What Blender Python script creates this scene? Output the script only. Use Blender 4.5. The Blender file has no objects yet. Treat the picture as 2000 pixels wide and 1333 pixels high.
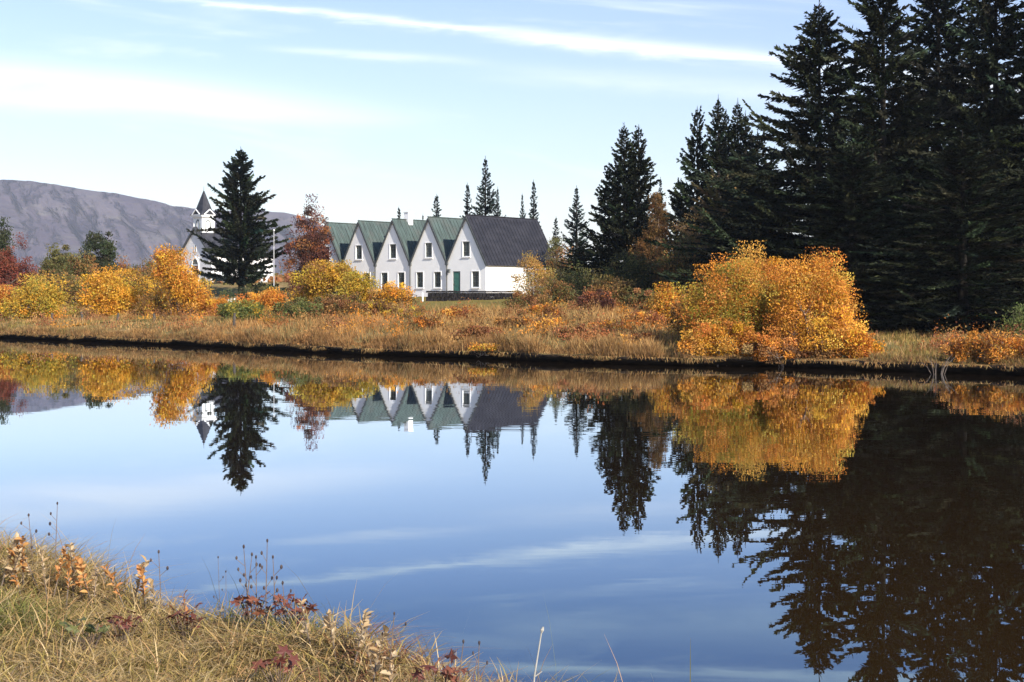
import bpy, math, random
import numpy as np
from mathutils import Vector, Matrix

# ------------------------------------------------------------------ camera, sky, sun, exposure
S = bpy.context.scene
C = S.collection
F, HZ, EYE = 2600.0, 578.0, 2.3          # focal length in photo pixels, horizon row, eye height above the pond
cam = bpy.data.cameras.new('camera'); camo = bpy.data.objects.new('camera', cam); C.objects.link(camo)
camo.location = (0, 0, EYE); camo.rotation_euler = (math.pi / 2, 0, 0)
cam.sensor_fit = 'HORIZONTAL'; cam.sensor_width = 36; cam.lens = 36 * F / 2000
cam.shift_y = -(666.5 - HZ) / 2000
cam.clip_start = 0.05; cam.clip_end = 30000
S.camera = camo

SUN_AZ = math.atan2(0.60, -0.80)          # bearing clockwise from +Y: from the right and a little behind the camera
SUN_EL = math.radians(31)
sun_dir = Vector((math.sin(SUN_AZ) * math.cos(SUN_EL), math.cos(SUN_AZ) * math.cos(SUN_EL), math.sin(SUN_EL)))

S.view_settings.view_transform = 'Standard'; S.view_settings.look = 'None'
S.view_settings.exposure = 1.0; S.view_settings.gamma = 1.0; S.view_settings.use_curve_mapping = False
S.cycles.use_denoising = True
S.cycles.max_bounces = 8; S.cycles.diffuse_bounces = 3; S.cycles.glossy_bounces = 3
S.cycles.transmission_bounces = 3; S.cycles.volume_bounces = 1; S.cycles.transparent_max_bounces = 4

sun = bpy.data.lights.new('sun', 'SUN'); suno = bpy.data.objects.new('sun', sun); C.objects.link(suno)
sun.energy = 4.6; sun.angle = math.radians(0.5); sun.color = (1.0, 0.93, 0.82)
suno.rotation_euler = sun_dir.to_track_quat('Z', 'Y').to_euler(); suno.location = (60, -20, 60)


class NT:
    """small helper round a node tree"""
    def __init__(s, tree): s.t = tree; s.n = tree.nodes; s.l = tree.links
    def add(s, typ, **kw):
        n = s.n.new(typ)
        for k, v in kw.items(): setattr(n, k, v)
        return n
    def put(s, node, key, val):
        sock = node.inputs[key]
        if isinstance(val, bpy.types.NodeSocket): s.l.new(val, sock)
        else: sock.default_value = val
    def math(s, op, a, b=None, c=None, clamp=False):
        n = s.add('ShaderNodeMath', operation=op, use_clamp=clamp)
        for i, v in enumerate((a, b, c)):
            if v is not None: s.put(n, i, v)
        return n.outputs[0]
    def mix(s, fac, a, b, blend='MIX'):
        n = s.add('ShaderNodeMix', data_type='RGBA', blend_type=blend)
        s.put(n, 0, fac); s.put(n, 6, a); s.put(n, 7, b)
        return n.outputs[2]
    def noise(s, vec, scale, detail=3, rough=.55, dist=0.0):
        n = s.add('ShaderNodeTexNoise'); s.put(n, 'Scale', scale); s.put(n, 'Detail', detail)
        s.put(n, 'Roughness', rough); s.put(n, 'Distortion', dist)
        if vec is not None: s.put(n, 'Vector', vec)
        return n.outputs[0]
    def ramp(s, v, a, b, x=0.0, y=1.0, smooth=True):
        n = s.add('ShaderNodeMapRange', interpolation_type='SMOOTHSTEP' if smooth else 'LINEAR')
        for i, q in enumerate((v, a, b, x, y)): s.put(n, i, q)
        return n.outputs[0]
    def comb(s, x, y, z=0.0):
        n = s.add('ShaderNodeCombineXYZ')
        for i, v in enumerate((x, y, z)): s.put(n, i, v)
        return n.outputs[0]


W = bpy.data.worlds.new('World'); S.world = W; W.use_nodes = True
w = NT(W.node_tree); w.n.clear()
sky = w.add('ShaderNodeTexSky', sky_type='NISHITA', sun_disc=False, sun_elevation=SUN_EL, sun_rotation=SUN_AZ,
            altitude=100, air_density=1.0, dust_density=1.0, ozone_density=1.6)
tc = w.add('ShaderNodeTexCoord'); sp = w.add('ShaderNodeSeparateXYZ'); w.l.new(tc.outputs['Generated'], sp.inputs[0])
yy = w.math('MAXIMUM', sp.outputs[1], 0.08)
A = w.math('MULTIPLY_ADD', w.math('DIVIDE', sp.outputs[0], yy), F / 1000, 1.0)      # bearing, in thousandths of a photo width
B = w.math('MULTIPLY', w.math('DIVIDE', sp.outputs[2], yy), F / 1000)               # height over the horizon, same unit
front = w.ramp(sp.outputs[1], 0.1, 0.4)


def streak(x0, b0, slope, wid0, wid1, xa, xb, xc, xd, amp, nscale):
    """an elongated cloud along the line b = b0 + slope*(a-x0); fades in over xa..xb and out over xc..xd"""
    lin = w.math('MULTIPLY_ADD', w.math('SUBTRACT', A, x0), slope, b0)
    nz = w.noise(w.comb(w.math('MULTIPLY', A, nscale), w.math('MULTIPLY', B, nscale * 6), 3.1), 1.0, 5, .6, .4)
    d = w.math('SUBTRACT', B, lin)
    d = w.math('MULTIPLY_ADD', w.math('SUBTRACT', nz, .5), wid1 * 1.6, d)
    wd = w.ramp(A, xa, xd, wid0, wid1, False)
    q = w.math('DIVIDE', d, wd)
    g = w.math('EXPONENT', w.math('MULTIPLY', w.math('MULTIPLY', q, q), -1.0))
    f = w.math('MULTIPLY', w.ramp(A, xa, xb), w.ramp(A, xc, xd, 1.0, 0.0))
    m = w.math('MULTIPLY', w.math('MULTIPLY', g, f), w.ramp(nz, .25, .68, .38 * amp, amp))
    return m


masks = [
    streak(.43, .570, -.104, .004, .026, .18, .55, 1.9, 2.6, .92, 5.0),      # the long vapour trail
    streak(.0, .425, -.085, .050, .030, -1.2, -.6, .15, .85, .74, 2.2),
    streak(.35, .372, -.060, .020, .026, -.6, .2, .5, 1.0, .45, 2.0),      # broad cirrus, left
    streak(.70, .472, -.06, .006, .009, .45, .66, .76, 1.0, .45, 6.0),       # faint puff
    streak(1.30, .415, -.07, .016, .024, .7, 1.2, 1.5, 2.0, .26, 4.0),
    streak(1.3, .735, .03, .010, .016, .75, 1.05, 1.8, 2.3, .85, 4.0),       # higher trail, seen in the pond
    streak(1.2, .640, .02, .030, .050, .8, 1.1, 1.6, 2.2, .32, 3.0),
]
fl = w.noise(w.comb(w.math('MULTIPLY', A, 1.5), w.math('MULTIPLY_ADD', B, 11.0, w.math('MULTIPLY', A, 1.1)), 7.7), 1.0, 5, .6, .6)
masks.append(w.ramp(fl, .52, .80, 0.0, .42))
inv = None
for m in masks:
    k = w.math('SUBTRACT', 1.0, w.math('MULTIPLY', m, front))
    inv = k if inv is None else w.math('MULTIPLY', inv, k)
cm = w.math('SUBTRACT', 1.0, inv, clamp=True)
hs = w.add('ShaderNodeHueSaturation'); w.put(hs, 'Saturation', 1.0); w.put(hs, 'Value', 1.0); w.l.new(sky.outputs[0], hs.inputs['Color'])
grade = w.add('ShaderNodeValToRGB'); w.l.new(w.math('MULTIPLY', sp.outputs[2], 2.0, clamp=True), grade.inputs[0])
ge = grade.color_ramp.elements
ge[0].position = 0.0; ge[0].color = (1.2, 1.08, 1.04, 1); ge[1].position = .75; ge[1].color = (.56, .74, .96, 1)
for ps, cl in ((.20, (.93, .86, .90, 1)), (.42, (.92, .86, .97, 1)), (.56, (.70, .78, .95, 1))):
    e_ = ge.new(ps); e_.color = cl
tint = w.mix(1.0, hs.outputs[0], grade.outputs[0], 'MULTIPLY')
skyc = w.mix(cm, tint, (6.6, 6.8, 7.1, 1))
bg = w.add('ShaderNodeBackground'); w.put(bg, 'Color', skyc); w.put(bg, 'Strength', 0.11)
wo = w.add('ShaderNodeOutputWorld'); w.l.new(bg.outputs[0], wo.inputs[0])

# ------------------------------------------------------------------ materials


def mat(name, build):
    m = bpy.data.materials.new(name); m.use_nodes = True
    t = NT(m.node_tree); t.n.clear(); o = t.add('ShaderNodeOutputMaterial')
    build(t, o); return m


def bsdf(t, o, col, rough=.8, spec=.3, bump=None, bstr=.3, bdist=.05, metallic=0.0):
    p = t.add('ShaderNodeBsdfPrincipled'); t.put(p, 'Base Color', col); t.put(p, 'Roughness', rough)
    t.put(p, 'Specular IOR Level', spec); t.put(p, 'Metallic', metallic)
    if bump is not None:
        b = t.add('ShaderNodeBump'); t.put(b, 'Height', bump); t.put(b, 'Strength', bstr); t.put(b, 'Distance', bdist)
        t.l.new(b.outputs[0], p.inputs['Normal'])
    t.l.new(p.outputs[0], o.inputs[0]); return p


def wpos(t): return t.add('ShaderNodeNewGeometry').outputs['Position']


def m_plain(name, col, col2=None, scale=2.0, rough=.8, spec=.3, bstr=0.15, aniso=None, metallic=0.0):
    def f(t, o):
        v = t.add('ShaderNodeTexCoord').outputs['Object']
        if aniso:
            mp = t.add('ShaderNodeMapping'); t.l.new(v, mp.inputs[0]); mp.inputs['Scale'].default_value = aniso; v = mp.outputs[0]
        nz = t.noise(v, scale, 5, .6)
        c = t.mix(t.ramp(nz, .35, .68), (*col, 1), (*(col2 or col), 1))
        bsdf(t, o, c, rough, spec, nz, bstr, .03, metallic)
    return mat(name, f)


def m_leaf(name, trans=.35, rough=.65, spec=.2):
    """leaf blades: own colour per leaf, partly translucent"""
    def f(t, o):
        a = t.add('ShaderNodeAttribute'); a.attribute_name = 'Col'
        p = t.add('ShaderNodeBsdfPrincipled'); t.l.new(a.outputs[0], p.inputs['Base Color'])
        t.put(p, 'Roughness', rough); t.put(p, 'Specular IOR Level', spec)
        if trans > 0:
            tr = t.add('ShaderNodeBsdfTranslucent'); t.l.new(a.outputs[0], tr.inputs[0])
            mx = t.add('ShaderNodeMixShader'); t.put(mx, 0, trans); t.l.new(p.outputs[0], mx.inputs[1]); t.l.new(tr.outputs[0], mx.inputs[2])
            t.l.new(mx.outputs[0], o.inputs[0])
        else: t.l.new(p.outputs[0], o.inputs[0])
    return mat(name, f)


M = {}
M['leaf'] = m_leaf('autumn_leaf', .32)
M['needle'] = m_leaf('spruce_needle', .05, .75, .06)
M['blade'] = m_leaf('grass_blade', .28)
M['spruce_bark'] = m_plain('spruce_bark', (.012, .010, .008), (.024, .020, .016), 6, .9, .2, .4, (6, 6, 1.2))
M['bark'] = m_plain('bark', (.075, .058, .045), (.14, .115, .095), 6, .9, .2, .4, (6, 6, 1.2))
M['twig'] = m_plain('twig', (.10, .075, .06), (.20, .16, .13), 9, .85, .2, .2)
M['pale_twig'] = m_plain('pale_twig', (.30, .27, .24), (.45, .42, .38), 9, .85, .2, .2)
M['wall'] = m_plain('whitewashed_wall', (.86, .84, .82), (.90, .88, .86), 1.3, .85, .2, .12)
M['church_wall'] = m_plain('white_boarding', (.72, .70, .69), (.82, .80, .78), 1.6, .7, .3, .1)
M['trim'] = m_plain('white_trim', (.80, .80, .79), (.84, .84, .83), 3, .6, .3, .05)
M['dark_trim'] = m_plain('dark_trim', (.055, .06, .062), (.085, .09, .09), 4, .6, .3, .1)
M['door'] = m_plain('green_door', (.045, .15, .115), (.06, .18, .14), 5, .5, .4, .1)
M['sash'] = m_plain('grey_green_sash', (.10, .12, .115), (.14, .16, .15), 5, .5, .4, .1)
M['slate'] = m_plain('dark_grey_sheet_roof', (.014, .0135, .018), (.026, .025, .031), 1.3, .55, .35, .12, (3, .6, .6))
M['church_roof'] = m_plain('church_roof', (.020, .020, .026), (.042, .042, .050), 2.0, .6, .35, .12)
M['peat'] = m_plain('peat', (.010, .007, .006), (.028, .019, .013), 3, .95, .1, .6)
M['post'] = m_plain('weathered_post', (.05, .042, .036), (.10, .085, .07), 8, .9, .2, .3, (5, 5, 1))
M['lava'] = m_plain('dark_lava_stone', (.007, .006, .007), (.020, .018, .019), 4, .95, .15, .6)
M['pole'] = m_plain('white_pole', (.55, .55, .55), (.66, .66, .66), 3, .5, .4, .05)
M['brown_door'] = m_plain('brown_door', (.17, .06, .045), (.23, .09, .065), 5, .6, .3, .1)
M['grey_door'] = m_plain('grey_green_door', (.26, .27, .20), (.34, .34, .27), 5, .6, .3, .1)
M['seed'] = m_plain('seed_head', (.035, .026, .03), (.08, .06, .055), 30, .9, .2, .2)


def f_copper(t, o):
    v = t.add('ShaderNodeTexCoord').outputs['Object']
    mp = t.add('ShaderNodeMapping'); t.l.new(v, mp.inputs[0]); mp.inputs['Scale'].default_value = (.5, 3.0, .35)
    n1 = t.noise(mp.outputs[0], 1.6, 5, .6); n2 = t.noise(v, .7, 4, .6)
    c = t.mix(t.ramp(n1, .35, .65), (.044, .058, .053, 1), (.074, .104, .094, 1))
    c = t.mix(t.ramp(n2, .48, .72, 0, .75), c, (.075, .080, .072, 1))
    bsdf(t, o, c, .6, .3, n1, .1, .02)


M['copper'] = mat('weathered_green_roof', f_copper)


def f_glass(t, o):
    nz = t.noise(t.add('ShaderNodeTexCoord').outputs['Object'], 1.7, 2, .5)
    bsdf(t, o, t.mix(t.ramp(nz, .35, .65), (.022, .028, .027, 1), (.085, .10, .095, 1)), .08, .6)


M['glass'] = mat('window_glass', f_glass)


def f_ground(t, o):
    p = wpos(t)
    n1 = t.noise(p, .16, 5, .6, .5); n2 = t.noise(p, 1.3, 5, .65); n3 = t.noise(p, 9, 3, .6)
    c = t.mix(t.ramp(n1, .38, .62), (.22, .145, .055, 1), (.145, .125, .040, 1))
    c = t.mix(t.ramp(n2, .42, .7), c, (.29, .19, .085, 1))
    c = t.mix(t.ramp(n3, .5, .75, 0, .5), c, (.09, .065, .03, 1))
    bsdf(t, o, c, .95, .1, n2, .5, .2)


M['ground'] = mat('dry_grass_ground', f_ground)


def f_lawn(t, o):
    p = wpos(t)
    n1 = t.noise(p, .35, 5, .6, .5); n2 = t.noise(p, 5, 4, .65)
    c = t.mix(t.ramp(n1, .35, .65), (.155, .125, .030, 1), (.21, .145, .040, 1))
    c = t.mix(t.ramp(n2, .45, .75, 0, .5), c, (.11, .10, .03, 1))
    bsdf(t, o, c, .95, .1, n2, .5, .06)


M['lawn'] = mat('lawn_turf', f_lawn)


def f_soil(t, o):
    p = wpos(t)
    n1 = t.noise(p, 3.0, 5, .65); n2 = t.noise(p, 30, 4, .65)
    c = t.mix(t.ramp(n1, .35, .65), (.13, .10, .04, 1), (.20, .15, .07, 1))
    c = t.mix(t.ramp(n2, .45, .75, 0, .7), c, (.06, .045, .02, 1))
    bsdf(t, o, c, .95, .1, n2, .6, .02)


M['soil'] = mat('thatchy_soil', f_soil)


def f_mount(t, o):
    p = wpos(t); sx = t.add('ShaderNodeSeparateXYZ'); t.l.new(p, sx.inputs[0])
    xx, zz = sx.outputs[0], sx.outputs[2]
    qa = t.math('MULTIPLY_ADD', zz, .80, t.math('MULTIPLY', xx, .60)); ra = t.math('MULTIPLY_ADD', zz, -.60, t.math('MULTIPLY', xx, .80))
    n0 = t.noise(t.comb(t.math('MULTIPLY', xx, .004), t.math('MULTIPLY', zz, .006), 2.0), 1.0, 3, .5)
    qw = t.math('MULTIPLY_ADD', n0, 60.0, qa)                      # gullies running down and to the right, bent a little
    n1 = t.noise(t.comb(t.math('MULTIPLY', qw, .022), t.math('MULTIPLY', ra, .0045), 0.0), 1.0, 5, .6, .5)
    n2 = t.noise(t.comb(t.math('MULTIPLY', xx, .02), t.math('MULTIPLY', zz, .035), 5.0), 1.0, 6, .65, .4)
    n3 = t.noise(t.comb(t.math('MULTIPLY', qw, .06), t.math('MULTIPLY', ra, .016), 9.0), 1.0, 4, .6, .3)
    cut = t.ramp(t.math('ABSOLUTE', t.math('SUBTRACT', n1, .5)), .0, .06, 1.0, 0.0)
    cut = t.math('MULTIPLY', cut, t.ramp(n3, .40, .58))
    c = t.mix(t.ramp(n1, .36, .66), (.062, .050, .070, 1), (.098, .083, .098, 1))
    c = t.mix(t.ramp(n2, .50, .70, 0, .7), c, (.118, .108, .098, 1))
    c = t.mix(t.math('MULTIPLY', cut, .75), c, (.016, .014, .030, 1))  # shade of the gullies painted in as dark lines
    h = t.math('MULTIPLY_ADD', n2, .5, t.math('SUBTRACT', n1, t.math('MULTIPLY', cut, .5)))
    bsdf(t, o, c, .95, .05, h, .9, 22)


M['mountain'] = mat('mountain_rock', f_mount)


def f_water(t, o):
    p = wpos(t)
    mp = t.add('ShaderNodeMapping'); t.l.new(p, mp.inputs[0]); mp.inputs['Scale'].default_value = (.5, 1.4, 1)
    n1 = t.noise(mp.outputs[0], 1.1, 3, .5); n2 = t.noise(p, .035, 3, .5)
    hgt = t.math('MULTIPLY', n1, t.ramp(n2, .4, .66, .25, 1.5))
    b = t.add('ShaderNodeBump'); t.put(b, 'Height', hgt); t.put(b, 'Strength', 1.0); t.put(b, 'Distance', .0020)
    d = t.add('ShaderNodeBsdfDiffuse'); t.put(d, 'Color', (.022, .012, .004, 1))
    g = t.add('ShaderNodeBsdfGlossy'); t.put(g, 'Roughness', .006); t.l.new(b.outputs[0], g.inputs['Normal'])
    lw = t.add('ShaderNodeLayerWeight'); t.put(lw, 'Blend', .5)
    fr = t.add('ShaderNodeValToRGB'); t.l.new(lw.outputs['Facing'], fr.inputs[0])
    fe = fr.color_ramp.elements; fe[0].position = 0; fe[0].color = (.03, .03, .03, 1); fe[1].position = 1; fe[1].color = (.92, .92, .92, 1)
    for ps, vl in ((.35, .09), (.65, .22), (.77, .36), (.84, .60), (.90, .86)): e_ = fe.new(ps); e_.color = (vl, vl, vl, 1)
    tn = t.add('ShaderNodeValToRGB'); t.l.new(lw.outputs['Facing'], tn.inputs[0]); te = tn.color_ramp.elements
    te[0].position = .55; te[0].color = (.46, .74, 1.0, 1); te[1].position = 1.0; te[1].color = (.86, .90, .96, 1)
    for ps, cl in ((.77, (.60, .85, 1.06, 1)), (.84, (.80, .92, 1.04, 1)), (.90, (.86, .92, 1.0, 1))): e_ = te.new(ps); e_.color = cl
    t.l.new(tn.outputs[0], g.inputs['Color'])
    mx = t.add('ShaderNodeMixShader'); t.l.new(fr.outputs[0], mx.inputs[0]); t.l.new(d.outputs[0], mx.inputs[1]); t.l.new(g.outputs[0], mx.inputs[2])
    t.l.new(mx.outputs[0], o.inputs[0])


M['water'] = mat('pond_water', f_water)

# ------------------------------------------------------------------ mesh helpers
RNG = np.random.default_rng(7)


def mesh_np(name, V, Fc, col=None, smooth=False):
    """V (n,3); Fc (m,k) one face size; col (n,3) linear colours per vertex"""
    V = np.ascontiguousarray(V, dtype=np.float32); Fc = np.ascontiguousarray(Fc, dtype=np.int32)
    me = bpy.data.meshes.new(name); n, (m, k) = len(V), Fc.shape
    me.vertices.add(n); me.vertices.foreach_set('co', V.ravel())
    me.loops.add(m * k); me.loops.foreach_set('vertex_index', Fc.ravel())
    me.polygons.add(m); me.polygons.foreach_set('loop_start', np.arange(0, m * k, k, dtype=np.int32))
    me.polygons.foreach_set('loop_total', np.full(m, k, dtype=np.int32))
    me.polygons.foreach_set('use_smooth', np.full(m, smooth, dtype=bool))
    if col is not None:
        a = me.color_attributes.new('Col', 'FLOAT_COLOR', 'POINT')
        rgba = np.ones((n, 4), dtype=np.float32); rgba[:, :3] = col
        a.data.foreach_set('color', rgba.ravel())
    me.update(calc_edges=True)
    return me


def link(name, me, material=None, parent=None, loc=(0, 0, 0), rotz=0.0):
    o = bpy.data.objects.new(name, me); C.objects.link(o)
    if me is not None and material is not None and not me.materials: me.materials.append(material)
    o.location = loc; o.rotation_euler = (0, 0, rotz)
    if parent is not None: o.parent = parent
    return o


def thing(name, label, cat, loc=(0, 0, 0), rotz=0.0, group=None):
    o = link(name, None, None, None, loc, rotz)
    return tag(o, label, cat, group)


def tag(o, label, cat, group=None):
    o['label'] = label; o['category'] = cat
    if group: o['group'] = group
    return o


def unit(v): return v / np.maximum(np.linalg.norm(v, axis=-1, keepdims=True), 1e-9)


def cards(p, d, l, wd, rng, fold=.0, mid=.45):
    """leaf-like rhombs from base p along unit d, length l, half width wd"""
    n = len(p); d = unit(d)
    s = unit(np.cross(d, rng.normal(size=(n, 3))))
    nn = np.cross(d, s)
    l = np.broadcast_to(np.asarray(l, float).reshape(-1, 1), (n, 1)); wd = np.broadcast_to(np.asarray(wd, float).reshape(-1, 1), (n, 1))
    c = p + d * l * mid + nn * wd * fold
    V = np.stack([p, c + s * wd, p + d * l, c - s * wd], 1).reshape(-1, 3)
    Fc = np.arange(4 * n).reshape(n, 4)
    return V, Fc


def tube(pts, rad, k=5):
    """tube along pts with radii rad -> V, F (quads)"""
    pts = np.asarray(pts, float); n = len(pts); rad = np.broadcast_to(np.asarray(rad, float), (n,))
    tg = unit(np.gradient(pts, axis=0)); ref = np.tile([0.31, 0.9, 0.11], (n, 1))
    a = unit(np.cross(tg, ref)); b = np.cross(tg, a)
    th = np.arange(k) / k * 2 * math.pi
    V = (pts[:, None] + rad[:, None, None] * (a[:, None] * np.cos(th)[None, :, None] + b[:, None] * np.sin(th)[None, :, None])).reshape(-1, 3)
    i = np.arange(n - 1)[:, None] * k; j = np.arange(k)[None]; j2 = (j + 1) % k
    Fc = np.stack([i + j, i + j2, i + k + j2, i + k + j], -1).reshape(-1, 4)
    return V, Fc


def joinVF(parts):
    Vs, Fs, o = [], [], 0
    for V, Fc in parts: Vs.append(V); Fs.append(Fc + o); o += len(V)
    return np.concatenate(Vs), np.concatenate(Fs)


class MB:
    """collects boxes and polygons in one mesh"""
    def __init__(s): s.v = []; s.f = []
    def poly(s, pts):
        o = len(s.v); s.v += [tuple(p) for p in pts]; s.f.append(tuple(range(o, o + len(pts)))); return s
    def box(s, a, b):
        (x0, y0, z0), (x1, y1, z1) = a, b
        o = len(s.v)
        s.v += [(x0, y0, z0), (x1, y0, z0), (x1, y1, z0), (x0, y1, z0), (x0, y0, z1), (x1, y0, z1), (x1, y1, z1), (x0, y1, z1)]
        s.f += [tuple(o + i for i in q) for q in ((0, 3, 2, 1), (4, 5, 6, 7), (0, 1, 5, 4), (1, 2, 6, 5), (2, 3, 7, 6), (3, 0, 4, 7))]
        return s
    def prism(s, ring0, ring1):
        """two matching rings of points, capped"""
        o = len(s.v); n = len(ring0); s.v += [tuple(p) for p in ring0] + [tuple(p) for p in ring1]
        s.f.append(tuple(o + i for i in range(n))[::-1]); s.f.append(tuple(o + n + i for i in range(n)))
        for i in range(n): j = (i + 1) % n; s.f.append((o + i, o + j, o + n + j, o + n + i))
        return s
    def bar(s, p, q, wd, hg, up=(0, 0, 1)):
        p, q, up = Vector(p), Vector(q), Vector(up); d = (q - p).normalized(); a = d.cross(up).normalized() * wd / 2; b = a.cross(d).normalized() * hg / 2
        return s.prism([p - a - b, p + a - b, p + a + b, p - a + b], [q - a - b, q + a - b, q + a + b, q - a + b])
    def rect_holes(s, x0, x1, z0, z1, holes, mp):
        """wall rectangle with rectangular openings; mp(x, z) -> 3-D"""
        xs = sorted({x0, x1, *[h[0] for h in holes], *[h[1] for h in holes]}); zs = sorted({z0, z1, *[h[2] for h in holes], *[h[3] for h in holes]})
        for i in range(len(xs) - 1):
            for j in range(len(zs) - 1):
                cx, cz = (xs[i] + xs[i + 1]) / 2, (zs[j] + zs[j + 1]) / 2
                if any(h[0] < cx < h[1] and h[2] < cz < h[3] for h in holes): continue
                s.poly([mp(xs[i], zs[j]), mp(xs[i + 1], zs[j]), mp(xs[i + 1], zs[j + 1]), mp(xs[i], zs[j + 1])])
        return s
    def build(s, name, material, parent=None, loc=(0, 0, 0), rotz=0.0):
        me = bpy.data.meshes.new(name); me.from_pydata(s.v, [], s.f); me.update()
        return link(name, me, material, parent, loc, rotz)


def smooth(x, a, b):
    t = np.clip((np.asarray(x, float) - a) / (b - a), 0, 1); return t * t * (3 - 2 * t)


def wave(x, y, seed):
    """cheap smooth pseudo noise, about -1..1"""
    r = np.random.default_rng(seed); v = 0
    for k in range(5):
        a = r.uniform(0, 6.28); f = 1.7 ** k; v = v + np.sin((x * math.cos(a) + y * math.sin(a)) * f + r.uniform(0, 6.28)) / (1.25 ** k)
    return v / 2.2


# ------------------------------------------------------------------ the lie of the land
BX = np.array([-6000, -400, -120, -60, -27.7, -15.4, -5.9, -1.9, 1.75, 4.1, 8.3, 10.96, 14.5, 25, 60, 120, 400, 6000.])
BY = np.array([900, 300, 150, 100, 72, 61.6, 51.5, 49.0, 45.6, 44.3, 43.0, 40.7, 37.8, 31, 15, 0, -60, -400.])


def bank_y(x): return np.interp(x, BX, BY) + .28 * wave(np.asarray(x) * .55, 0 * np.asarray(x), 3) + .10 * wave(np.asarray(x) * 2.3, 0 * np.asarray(x), 4)


def ground_z(x, y):
    x = np.asarray(x, float); y = np.asarray(y, float)
    s = np.maximum(y - bank_y(x), 0); u = x / np.maximum(y, 10)
    e = 1 - np.exp(-s / 6)
    zl = .29 + .70 * e + .02 * np.minimum(s, 75) + .004 * np.clip(s - 75, 0, 300)
    zr = .27 + .18 * e + .004 * np.minimum(s, 120)
    k = smooth(u, .06, .2)
    z = zl * (1 - k) + zr * k
    z = z + 1.25 * smooth(y, 116, 136) * (1 - smooth(x, -24, -10))
    return z + .06 * wave(x * .5, y * .5, 11) * np.minimum(s / 3, 1)


def gz(x, y): return float(ground_z(x, y))


def X(px, Y): return (px - 1000) / F * Y


# far land: one sheet, bank face first
cols = np.unique(np.concatenate([np.linspace(-70, 60, 330), -70 - np.geomspace(1, 5900, 26), 60 + np.geomspace(1, 5900, 26)]))
ss = np.array([.9, .75, .5, .22, .02, -.10, -.05, .2, .6, 1.2, 2, 3, 4.5, 6, 8, 10.5, 13, 16, 20, 24, 28, 33, 38, 44, 50, 57, 65, 75, 85, 100, 130, 180, 260, 400, 700, 1200, 2200, 5000, 9000])
zb = [-.7, -.2, .0, .08, .15, .21, .27]
by = bank_y(cols)
rows = []
for i, s_ in enumerate(ss):
    y = by + s_
    if i < 7:
        z = np.full_like(cols, zb[i]) + .035 * wave(cols * 3.1, 0 * cols + i * 2.0, 20)
        y = y + .05 * wave(cols * 4.3, 0 * cols + i, 21)
    else: z = ground_z(cols, y)
    rows.append(np.stack([cols, y, z], 1))
V = np.concatenate(rows); nc = len(cols); nr = len(ss)
ii, jj = np.meshgrid(np.arange(nr - 1), np.arange(nc - 1), indexing='ij'); q = (ii * nc + jj).ravel()
Fc = np.stack([q, q + 1, q + nc + 1, q + nc], 1)
g = link('ground', mesh_np('ground', V, Fc, smooth=True), M['ground']); g['kind'] = 'structure'
g.data.materials.append(M['peat'])
g.data.polygons.foreach_set('material_index', np.where(q // nc < 6, 1, 0).astype(np.int32))

# lawn in front of the farmhouse, a hair above the ground
lx, ly = np.meshgrid(np.linspace(-24, 9, 60), np.linspace(72, 112, 60), indexing='ij')
lv = np.stack([lx, ly, ground_z(lx, ly) + .05], -1).reshape(-1, 3)
lq = (np.arange(59)[:, None] * 60 + np.arange(59)[None]).ravel()
o = link('lawn', mesh_np('lawn', lv, np.stack([lq, lq + 60, lq + 61, lq + 1], 1), smooth=True), M['lawn']); o['kind'] = 'structure'

# pond
o = MB().poly([(-900, -60, 0), (900, -60, 0), (900, 420, 0), (-900, 420, 0)]).build('pond_water', M['water']); o['kind'] = 'structure'

# near bank
EX = np.array([-40, -9, -4.2, -2.75, -1.6, -.75, -.05, .75, 1.6, 3, 8, 40.]); EY = np.array([40, 13.4, 8.3, 6.95, 5.95, 5.25, 4.45, 3.75, 3.2, 2.3, .2, -12.])


def edge_y(x): return np.interp(x, EX, EY) + .10 * wave(np.asarray(x) * 2.6, 0 * np.asarray(x), 31)


def near_z(x, y):
    d = (edge_y(x) - np.asarray(y, float)) * .72
    top = .955 + .05 * wave(np.asarray(x) * 2.2, np.asarray(y) * 2.2, 33) + .035 * np.clip(d, 0, 3)
    return top * smooth(d, -.50, .04) - .5 * (1 - smooth(d, -1.0, -.3))


nx, ny = np.meshgrid(np.concatenate([[-40, -30, -22, -16], np.arange(-12, 8.01, .12), [11, 16, 24, 40]]), np.concatenate([[-40, -30, -20, -14, -9], np.arange(-6, 15.01, .12), [20, 28, 42]]), indexing='ij')
nv = np.stack([nx, ny, near_z(nx, ny)], -1).reshape(-1, 3); a_, b_ = nx.shape
nq = (np.arange(a_ - 1)[:, None] * b_ + np.arange(b_ - 1)[None]).ravel()
o = link('near_bank', mesh_np('near_bank', nv, np.stack([nq, nq + b_, nq + b_ + 1, nq + 1], 1), smooth=True), M['soil']); o['kind'] = 'structure'

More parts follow.
